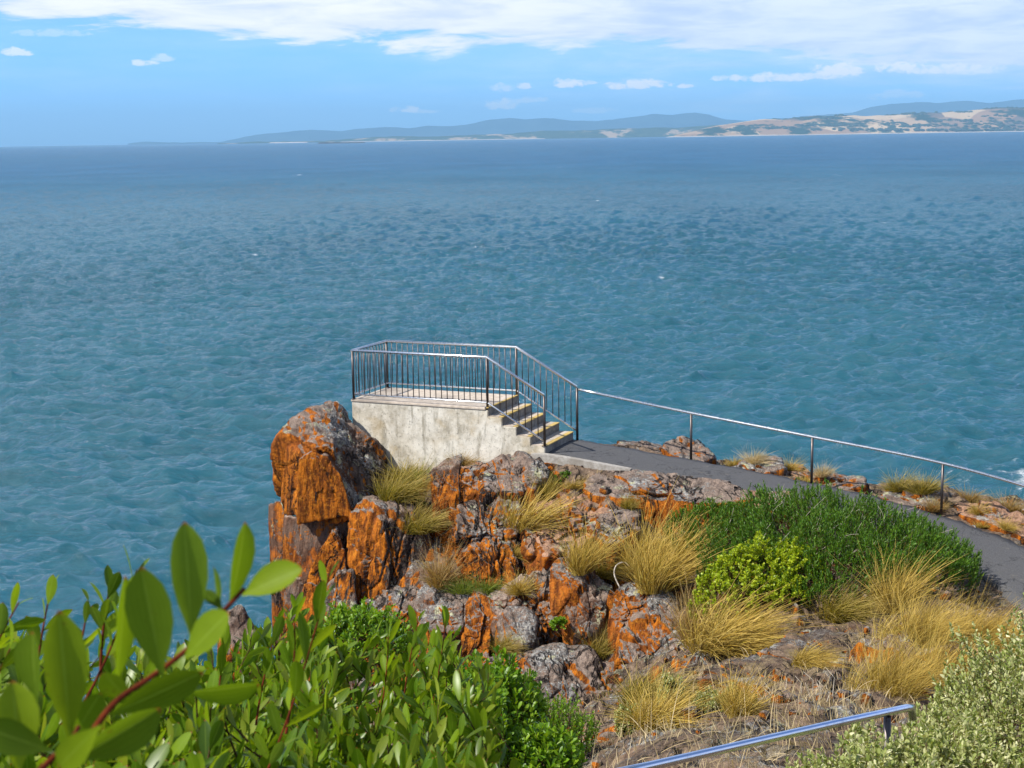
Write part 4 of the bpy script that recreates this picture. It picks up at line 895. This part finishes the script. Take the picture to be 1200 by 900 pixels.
mound('low dark green growth left of the wide dark bush', 'shrub', 'shrub', 3.6, 24.7, 1.0, .7, .45, 420, 16, .075, .020, 'lance', M['dark_green'], M['bark'], 32, ang=34, t0=.1)
mound('lime green shrub of small round leaves in front of the dark bush', 'shrub', 'shrub', 3.85, 22.2, 1.12, .75, .86, 850, 16, .055, .038, 'round', M['lime'], M['bark'], 33, ang=52, t0=.55, lump=.35, sl=.3)
mound('little lime sprig shrub at the lower right of the lime shrub', 'shrub', 'shrub', *at(925, 690, 21.6)[:2], .32, .25, .34, 90, 12, .045, .03, 'round', M['lime'], M['bark'], 34, ang=52, t0=.4, zb=at(925, 705, 21.6)[2])
mound('small dark green plant left of the lookout wall grass', 'shrub', 'shrub', *at(463, 584, 27.3)[:2], .26, .2, .24, 70, 12, .05, .03, 'round', M['small_green'], M['bark'], 35, zb=at(463, 588, 27.3)[2], ang=50)
mound('small round green plant behind the big orange and grey boulder', 'shrub', 'shrub', *at(486, 590, 27.35)[:2], .24, .2, .32, 80, 12, .05, .03, 'round', M['small_green'], M['bark'], 36, zb=at(486, 598, 27.3)[2], ang=50)
mound('dark green plant growing below the kerb end by the steps', 'shrub', 'shrub', *at(664, 562, 26.9)[:2], .42, .2, .24, 90, 12, .05, .03, 'round', M['dark_green'], M['bark'], 37, zb=at(664, 568, 26.9)[2], ang=50)
mound('tiny green plant under the bright orange block', 'shrub', 'shrub', *at(656, 730, 23.2)[:2], .16, .14, .2, 40, 12, .05, .03, 'round', M['small_green'], M['bark'], 38, zb=at(656, 738, 23.2)[2], ang=50)
# pale daisy-bush sprigs in the dry grass
for lb, px, py, Y, w, h, s in [('upright pale flowered sprig left of the golden tussock', 738, 862, 15.0, .2, .36, 41), ('tall bushy sprig with pale tips in front of the orange column', 786, 830, 16.0, .17, .42, 42),
     ('pale flowered bush before the layered brown ledge', 842, 850, 14.8, .34, .42, 43), ('pale flowered bushlet right of the pale bush before the ledge', 878, 855, 14.6, .22, .30, 44)]:
    mound(lb, 'shrub', 'shrub', *at(px, py, Y)[:2], w, w*.8, h, int(900*w), 14, .034, .017, 'lance', M['grey_green'], M['bark'], s, zb=at(px, py+2, Y)[2], ang=50, t0=.3, lump=.4)
mound('olive sprawling shrub with yellow tips below the broad mottled boulder', 'shrub', 'shrub', *at(648, 858, 14.2)[:2], .52, .45, .62, 260, 16, .036, .02, 'lance', M['small_green'], M['bark'], 45, zb=at(648, 885, 14.2)[2], ang=48, t0=.3, lump=.4)
# pale leafy shrub, lower right
for lb, x, y, rx, ry, h, n, s in [('large pale grey green leafy shrub in the lower right corner', 4.2, 10.5, 1.12, 1.35, .98, 1500, 51), ('low spread of pale leafy shrub round the near handrail', 2.6, 9.3, 1.1, .9, .55, 800, 52), ('pale leafy shrub at the lower edge below the near handrail', 2.05, 7.9, .5, .35, .66, 300, 53)]:
    mound(lb, 'shrub', 'shrub', x, y, rx, ry, h, n, 16, .046, .024, 'lance', M['grey_green'], M['bark'], s, ang=46, t0=.2, lump=.6, jit=.12, stem_r=.0022, sl=.34)
# bright small-leaved bushes, lower centre
for lb, px, py, Y, rx, ry, h, n, s in [('bright green small leaved bush in front of the orange red shoulder of rock', 578, 872, 9.6, .40, .45, .55, 380, 61), ('bright green small leaved bush at the bottom edge in the middle', 632, 915, 9.0, .32, .35, .34, 220, 62),
     ('small leaved green bush on the slope behind the tall stem', 425, 778, 13.5, .52, .5, .55, 420, 63), ('bright green bushlet left of the small leaved bush', 535, 885, 9.0, .38, .4, .5, 260, 64)]:
    mound(lb, 'shrub', 'shrub', *at(px, py, Y)[:2], rx, ry, h, n, 13, .062, .027, 'obovate_lo', M['small_green'], M['bark'], s, zb=at(px, py, Y)[2], ang=48, t0=.3, lump=.3)

# ---- coastal wattle in the foreground
rg = np.random.default_rng(71)
SIL = ([-80, 0, 60, 120, 200, 250, 300, 340, 365, 400, 440, 480, 520, 550, 580], [735, 745, 752, 770, 770, 742, 735, 715, 712, 745, 755, 742, 730, 742, 800])
def mass(n, pxr, Yr, top, bot, seed, ln):
    rg = np.random.default_rng(seed); px = rg.uniform(*pxr, n); s = np.interp(px, *SIL); f = rg.random(n)**.8
    py = s+(bot-s)*f+rg.normal(size=n)*6+top; Y = Yr[1]+(Yr[0]-Yr[1])*f+rg.normal(size=n)*.12
    tip = np.array([at(a, b_, c) for a, b_, c in zip(px, py, Y)])
    dd = np.c_[rg.normal(size=n)*.42+.12, rg.normal(size=n)*.3-.05, .9+0*px]
    return tip-nrm(dd)*(ln*(.7+.6*rg.random(n)))[:, None], tip
b0, t0_ = mass(400, (150, 580), (2.6, 5.0), 2, 960, 72, .34)
lf, st = shoot_set(b0, t0_, rg, 14, .10, .026, 'obovate', 31, .15, stem_r=.0028, roll=.8, curl=.12)
b1, t1_ = mass(270, (-90, 250), (1.9, 3.2), -4, 960, 73, .28)
lf1, st1 = shoot_set(b1, t1_, rg, 12, .082, .024, 'obovate', 33, .15, stem_r=.0026, roll=.8, curl=.12)
k = 60; pick = rg.choice(len(b0), k, replace=False); t = np.linspace(0, 1, 6)[None, :, None]
rt = np.array([-.5, 3.2, HC-3.0])+rg.normal(size=(k, 3))*np.array([.7, .5, .05]); C = rt[:, None]*(1-t)+b0[pick][:, None]*t+np.sin(t*math.pi)*np.array([0, 0, .08])
ls = tubes(C, np.linspace(.010, .003, 6)[None]*np.ones((k, 1)))
plant('wattle_shrub', 'dense green shrub of paddle shaped leaves filling the lower left', 'shrub', (-.5, 3.4, HC-3.05), [lf, lf1], [st, st1, ls], M['wattle_mid'], M['bark'])
# sprigs standing up against the sea: stem pixels, depth, leaf length
def sprig(label, stems, L, Wd, nleaf, seed, ang=30, t0=.2, sr=.003, group=None):
    rg = np.random.default_rng(seed); B = np.array([at(*s[0]) for s in stems]); T = np.array([at(*s[1]) for s in stems])
    lf, st = shoot_set(B, T, rg, nleaf, L, Wd, 'obovate', ang, t0, stem_r=sr, roll=.7, curl=.10, bow=.06)
    n = len(B); vs = np.split(st[0], n); st = [(v, st[1][:len(st[1])//n]) for v in vs]
    return plant('leafy_sprig', label, 'sprig', B[0], [lf], st, M['wattle'], M['bark_red'], 'upright leafy sprigs of the foreground shrub', split=True)
sprig('long leafy stem rising alone in front of the bare rock slab', [((300, 935, 2.1), (386, 672, 2.25))], .075, .024, 15, 81, 32, .05, .0026)
sprig('red tipped sprig beside the big blurred leaf at the left', [((95, 830, 2.2), (160, 668, 2.3)), ((118, 800, 2.3), (128, 690, 2.35))], .062, .023, 8, 82, 34, .35)
sprig('slender sprig with a curled dead tip near the left edge', [((40, 830, 2.3), (60, 690, 2.4)), ((80, 820, 2.3), (104, 705, 2.4))], .056, .020, 7, 83, 36, .3)
sprig('low sprig cut by the left edge', [((-25, 800, 2.1), (22, 706, 2.2)), ((-40, 850, 2.0), (12, 760, 2.1))], .06, .021, 7, 84, 40, .3)
sprig('leafy sprig in front of the dark red rock near the sea', [((250, 850, 2.9), (262, 735, 3.0)), ((300, 850, 3.0), (325, 735, 3.1)), ((335, 860, 2.6), (345, 728, 2.7))], .075, .022, 9, 85, 30, .25)
sprig('leafy sprig on top of the shrub below the white rimmed ledge', [((470, 860, 4.2), (490, 728, 4.3)), ((500, 850, 4.3), (522, 728, 4.4)), ((440, 860, 4.0), (455, 745, 4.1))], .085, .025, 11, 86, 30, .2)
# the big soft-focus leaves close to the camera: base, tip (px, py), width px, depth, facing
LV = [((82,868),(70,716),54,1.08,.25),((190,792),(166,664),56,1.10,-.2),((224,748),(218,612),46,1.14,.3),((268,712),(294,614),26,1.18,.9),((284,698),(349,664),36,1.16,-.5),((216,772),(264,718),38,1.08,-.6),
      ((136,806),(150,676),26,1.14,.9),((84,892),(188,832),46,1.02,.7),((255,722),(256,664),9,1.2,1.2),((22,905),(18,800),54,1.0,.2),((44,822),(33,744),30,1.12,-.9),((128,838),(238,788),40,1.2,.5),((216,812),(304,803),26,1.45,1.0),
      ((118,850),(60,905),40,.98,.1),((262,716),(236,690),16,1.15,.5),((60,880),(-25,850),44,1.0,-.2),((150,818),(120,790),30,1.1,-.7),((86,862),(118,812),34,1.12,.6)]
Bs = []; Ds = []; Ns = []; Ls = []; Ws = []
for (b_, tp, w, Y, ro) in LV:
    p = at(*b_, Y); q = at(*tp, Y+.012*math.copysign(1, ro)); Dv = q-p; v = nrm(CAM-p); s_ = nrm(np.cross(Dv, v)); nn = np.cross(s_, nrm(Dv))
    Bs.append(p); Ds.append(Dv); Ns.append(nn*math.cos(ro)+s_*math.sin(ro)); Ls.append(np.linalg.norm(Dv)); Ws.append(w/F*Y/max(.45, abs(math.cos(ro))))
lf = leaf_batch(np.array(Bs), np.array(Ds), np.array(Ns), np.array(Ls), np.array(Ws), 'obovate', .07, .36, np.random.default_rng(5))
sts = []
for pl in ([(20,930,1.0),(52,898,1.02),(84,866,1.05),(92,852,1.07)], [(100,870,1.05),(134,824,1.08),(176,794,1.10),(218,762,1.12),(262,716,1.15),(286,690,1.17)]):
    c = catmull([at(*q) for q in pl], 5); sts.append(tubes(c[None], np.linspace(.0027, .0018, len(c))[None], 8))
plant('leafy_sprig', 'two soft focus red stems of big paddle shaped leaves closest to the camera', 'sprig', at(20, 930, 1.0), [lf], sts, M['wattle'], M['bark_red'], 'upright leafy sprigs of the foreground shrub', split=True)

# ---- dry stalks, dead stems and litter
def scatter(n, region, h, seed, w=.006, lean=.3):
    """straight dry stalks standing on the ground inside a pixel/depth quad"""
    rg = np.random.default_rng(seed); (x0, x1, y0, y1) = region
    x = rg.uniform(x0, x1, n); y = rg.uniform(y0, y1, n); g = ground(x, y)
    V, Fc, al = blades(n, h, .001, .2, (.2, 0), seed, w=w, droop=.05, hv=.6)
    k = 12; V = V.reshape(n, k, 3)+np.c_[x, y, g-.02][:, None]; return V.reshape(-1, 3), Fc, al
V, Fc, al = scatter(2200, (.2, 4.0, 10.5, 16.5), .40, 91); V2, F2, a2 = scatter(700, (1.6, 6.5, 13.5, 19.5), .14, 92, .008); V3, F3, a3 = scatter(3200, (-2, 8, 17, 27), .14, 93, .009)
V4, F4, a4 = scatter(2600, (2.2, 7.2, 14.0, 20.5), .22, 94, .007)
VV = np.concatenate([V, V2, V3, V4]); FF = np.concatenate([Fc, F2+len(V), F3+len(V)+len(V2), F4+len(V)+len(V2)+len(V3)])
tag(link('dry_grass', mesh_np('dry_grass', VV, FF, attrs={'along': np.concatenate([al, a2, a3, a4])}), M['pale']), 'thin dry grass stalks scattered over the bare rocky ground', 'grass', kind='stuff')
rg = np.random.default_rng(97); n = 700; x = rg.uniform(-3.5, 8.5, n); y = rg.uniform(13.5, 28, n); g = ground(x, y); sv, sf = sphere(2); Vg = []; Fg = []
for i in range(n):
    s_ = .025+.10*rg.random()**3; p = sv*s_*rg.uniform(.6, 1.3, 3); p = p*(1+.35*perlin(sv*1.3+rg.random(3)*40))[:, None]; Vg.append(p+[x[i], y[i], g[i]+s_*.15]); Fg.append(sf+i*len(sv))
d_, _z, w_ = path_d(x, y); keep = [i for i in range(n) if d_[i] > w_[i]+.05]
Vg = [Vg[i] for i in keep]; tag(link('gravel', mesh_np('gravel', np.concatenate(Vg), np.concatenate([sf+k*len(sv) for k in range(len(Vg))])), M['rock']), 'loose broken stones scattered over the rocky slope', 'stones', kind='stuff')
def dead(label, pts, n, seed, r=.006):
    rg = np.random.default_rng(seed); m = MB(); p0 = Vector(at(*pts))
    for i in range(n):
        a = Vector((rg.normal()*.10, rg.normal()*.08, 0)); d = Vector((rg.normal()*.28, rg.normal()*.1, 1)).normalized(); L = .3+.25*rg.random()
        q = [p0+a, p0+a+d*L*.5, p0+a+d*L*.75+Vector((rg.normal()*.05, 0, .05)), p0+a+d*L+Vector((rg.normal()*.09, 0, .03))]
        m.tube(q, [r, r*.8, r*.6, r*.3], 5)
        if i % 2: m.tube([q[1], q[1]+Vector((rg.normal()*.12, 0, .14))], [r*.6, r*.3], 5)
    return tag(m.build('dead_twig', M['dead'], loc=tuple(p0)), label, 'twig', 'bleached dead twigs')
dead('bleached branching twigs standing in front of the layered brown ledge', (955, 838, 15.2), 9, 1)
dead('bleached thin twigs at the left end of the layered brown ledge', (900, 845, 15.0), 7, 2)
m = MB(); m.tube(catmull([at(727, 690, 23.6), at(720, 674, 23.7), at(722, 663, 23.8), at(731, 659, 23.9), at(738, 664, 23.9)], 4), .012, 6)
tag(m.build('dead_twig', M['dead'], loc=tuple(at(727, 690, 23.6))), 'curved white dead branch above the ragged orange rock', 'twig', 'bleached dead twigs')
# pale stems poking out of the dark bush
rg = np.random.default_rng(95); n = 46; x = rg.uniform(3.6, 7.2, n); y = rg.uniform(21.9, 24.6, n); tip = np.c_[x, y, 0*x]
hh = 1.02*np.sqrt(np.clip(1-((x-5.15)/2.3)**2-((y-23.6)/2.0)**2, .02, 1)); g = ground_smooth(x, y); B = np.c_[x-.1, y, g+hh*.55]; T = np.c_[x+rg.normal(size=n)*.2+.1, y-.12+rg.normal(size=n)*.1, g+hh*1.0+.08*rg.random(n)]
t = np.linspace(0, 1, 6)[None, :, None]; C = B[:, None]*(1-t)+T[:, None]*t+np.sin(t*math.pi)*rg.normal(size=(n, 1, 3))*.06
V, Fc = tubes(C, np.linspace(.004, .002, 6)[None]*np.ones((n, 1)))
bush = [o for o in S.objects if o.get('label') == 'wide dark green bush in the bend of the path'][0]
put(link('dead_stem', mesh_np('dead_stem', V, Fc), M['dead']), bush)
# ------------------------------------------------------------------ haze, world, sun, camera
m = bpy.data.materials.new('haze_air'); m.use_nodes = True; nt = m.node_tree; nt.nodes.clear()
ou = nt.nodes.new('ShaderNodeOutputMaterial'); pv = nt.nodes.new('ShaderNodeVolumePrincipled'); nt.links.new(pv.outputs[0], ou.inputs['Volume'])
pv.inputs['Color'].default_value = (.36, .68, 1.0, 1); pv.inputs['Density'].default_value = 4.8e-5; pv.inputs['Anisotropy'].default_value = 0
hz = MB(); x0, x1, y0, y1, z0, z1 = -24000, 24000, -400, 33000, -19, 700
hz.hexa([(x0, y0, z0), (x1, y0, z0), (x1, y1, z0), (x0, y1, z0)], [(x0, y0, z1), (x1, y0, z1), (x1, y1, z1), (x0, y1, z1)])
tag(hz.build('haze', m), kind='stuff')

SUN_EL, SUN_AZ = 48, -114          # azimuth clockwise from +Y
sd = Vector((math.sin(R(SUN_AZ))*math.cos(R(SUN_EL)), math.cos(R(SUN_AZ))*math.cos(R(SUN_EL)), math.sin(R(SUN_EL))))
W = bpy.data.worlds.new('World'); S.world = W; W.use_nodes = True; t = NT(W.node_tree)
bg = t.n['Background']; bg.inputs[1].default_value = .1
sky = t.new('ShaderNodeTexSky', sky_type='NISHITA'); sky.sun_disc = False; sky.sun_elevation = R(SUN_EL); sky.sun_rotation = R(SUN_AZ)
sky.air_density = 1.0; sky.dust_density = .4; sky.ozone_density = 2.5; sky.altitude = 10
dv = t.new('ShaderNodeTexCoord').outputs['Generated']; sp = t.new('ShaderNodeSeparateXYZ'); t.l.new(dv, sp.inputs[0])
x, y, z = sp.outputs; hyp = t.math('SQRT', t.math('ADD', t.math('MULTIPLY', x, x), t.math('MULTIPLY', y, y)))
e = t.math('DIVIDE', z, t.math('MAXIMUM', hyp, .001)); a = t.math('ARCTAN2', x, y)
cb = t.new('ShaderNodeCombineXYZ'); t.l.new(a, cb.inputs[0]); t.l.new(e, cb.inputs[1]); ae = cb.outputs[0]
base = t.mix(t.step(e, .8, .15), sky.outputs[0], t.mix(1, sky.outputs[0], (.45, .96, 1.98), 'MULTIPLY'))
# the cloud bank: its lower edge dips to the right
edge = t.remap(a, -.35, .35, .074, .032)
nA = t.noise(t.mapping(ae, scale=(7, 34, 1)), 1, 7, .6, .5); nB = t.noise(t.mapping(ae, scale=(16, 95, 1)), 1, 6, .62, .6); nC = t.noise(t.mapping(ae, scale=(4, 60, 1)), 1, 5, .6, .3)
up = t.math('ADD', t.math('DIVIDE', t.math('SUBTRACT', e, edge), .030), t.math('MULTIPLY', t.math('SUBTRACT', nA, .5), 2.6))
up = t.math('ADD', up, t.math('MULTIPLY', t.math('SUBTRACT', nB, .5), 1.2))
bank = t.step(up, .0, .5)
right = t.step(a, -.06, .18)
veil = t.math('MULTIPLY', t.step(t.math('ADD', up, t.math('MULTIPLY', t.math('SUBTRACT', nC, .5), 3)), -1.6, .9), t.remap(right, 0, 1, .18, .62))
bank = t.math('MULTIPLY', bank, t.remap(right, 0, 1, 1, .86))
cov = t.math('MAXIMUM', bank, veil)
# higher up the bank breaks into scattered cloud
hi = t.step(e, .12, .5); brk = t.step(t.noise(dv, 2.2, 6, .6), .48, .66)
cov = t.math('MULTIPLY', cov, t.math('ADD', t.math('SUBTRACT', 1, hi), t.math('MULTIPLY', hi, t.math('MULTIPLY', brk, .7))))
# small fair-weather puffs below it
puffs = [(665,99,20,6,1),(748,100,34,6.5,1),(690,97,10,3,.6),(803,101,9,3.5,.9),(614,102,8,4,.75),(590,104,12,6,.5),(588,124,18,7,.6),(476,129,15,4.5,.8),(500,131,14,3,.45),(168,75,17,4,.8),(192,69,14,5,.5),(20,62,16,5.5,.8),(855,92,20,4,.8),(905,92,44,6,.95),(982,84,32,9,1),(950,90,50,5,.8),(1058,80,26,7,1),(1105,82,52,6,.9),(1150,84,24,5,.7),(620,118,20,4,.4),(700,130,26,4,.3),(1050,112,30,6,.35),(60,40,40,5,.3)]
pn = t.noise(t.mapping(ae, scale=(120, 210, 1)), 1, 6, .62, .3); pf = None
for (px, py, wx, wy, s) in puffs:
    d = ray(px, py); h0 = math.hypot(d[0], d[1]); a0 = math.atan2(d[0], d[1]); e0 = d[2]/h0
    u = t.math('MULTIPLY', t.math('SUBTRACT', a, a0), F/wx); v = t.math('MULTIPLY', t.math('SUBTRACT', e, e0), F/wy)
    v = t.math('MULTIPLY', v, t.math('ADD', 1, t.math('MULTIPLY', t.math('LESS_THAN', v, 0), .7)))
    r2 = t.math('ADD', t.math('MULTIPLY', u, u), t.math('MULTIPLY', v, v))
    q = t.math('MULTIPLY', t.step(t.math('ADD', t.math('MULTIPLY', r2, .42), t.math('MULTIPLY', pn, 2.3)), 1.78, 1.22), s)
    pf = q if pf is None else t.math('MAXIMUM', pf, q)
shade = t.step(t.math('ADD', t.math('MULTIPLY', nB, .6), t.math('MULTIPLY', nA, .6)), .42, .74)
cc = t.mix(t.math('MULTIPLY', right, .55), t.mix(shade, (6.0, 6.7, 8.1), (8.9, 8.9, 8.9)), t.mix(shade, (4.5, 5.3, 7.3), (7.4, 7.7, 8.3)))
c = t.mix(cov, base, cc); c = t.mix(t.math('MULTIPLY', pf, .95), c, (8.6, 8.7, 8.9))
t.set(bg.inputs[0], c)
sl = bpy.data.lights.new('sun', 'SUN'); sl.energy = 5; sl.angle = R(.5); sl.color = (1, .955, .88)
so = bpy.data.objects.new('sun', sl); COL.objects.link(so); so.rotation_euler = (-sd).to_track_quat('-Z', 'Y').to_euler(); so.location = sd*60

cd = bpy.data.cameras.new('camera'); co = bpy.data.objects.new('camera', cd); COL.objects.link(co)
co.matrix_world = Matrix(((AX[0], AU[0], -AF[0], 0), (AX[1], AU[1], -AF[1], 0), (AX[2], AU[2], -AF[2], HC), (0, 0, 0, 1)))
cd.sensor_width = 36; cd.lens = F/1200*36; cd.clip_start = .05; cd.clip_end = 90000
cd.dof.use_dof = True; cd.dof.focus_distance = 25; cd.dof.aperture_fstop = 15
S.camera = co
S.view_settings.view_transform = 'Standard'; S.view_settings.look = 'None'; S.view_settings.gamma = 1; S.view_settings.exposure = .42
S.cycles.max_bounces = 6; S.cycles.transparent_max_bounces = 8; S.cycles.volume_bounces = 0; S.cycles.use_denoising = True
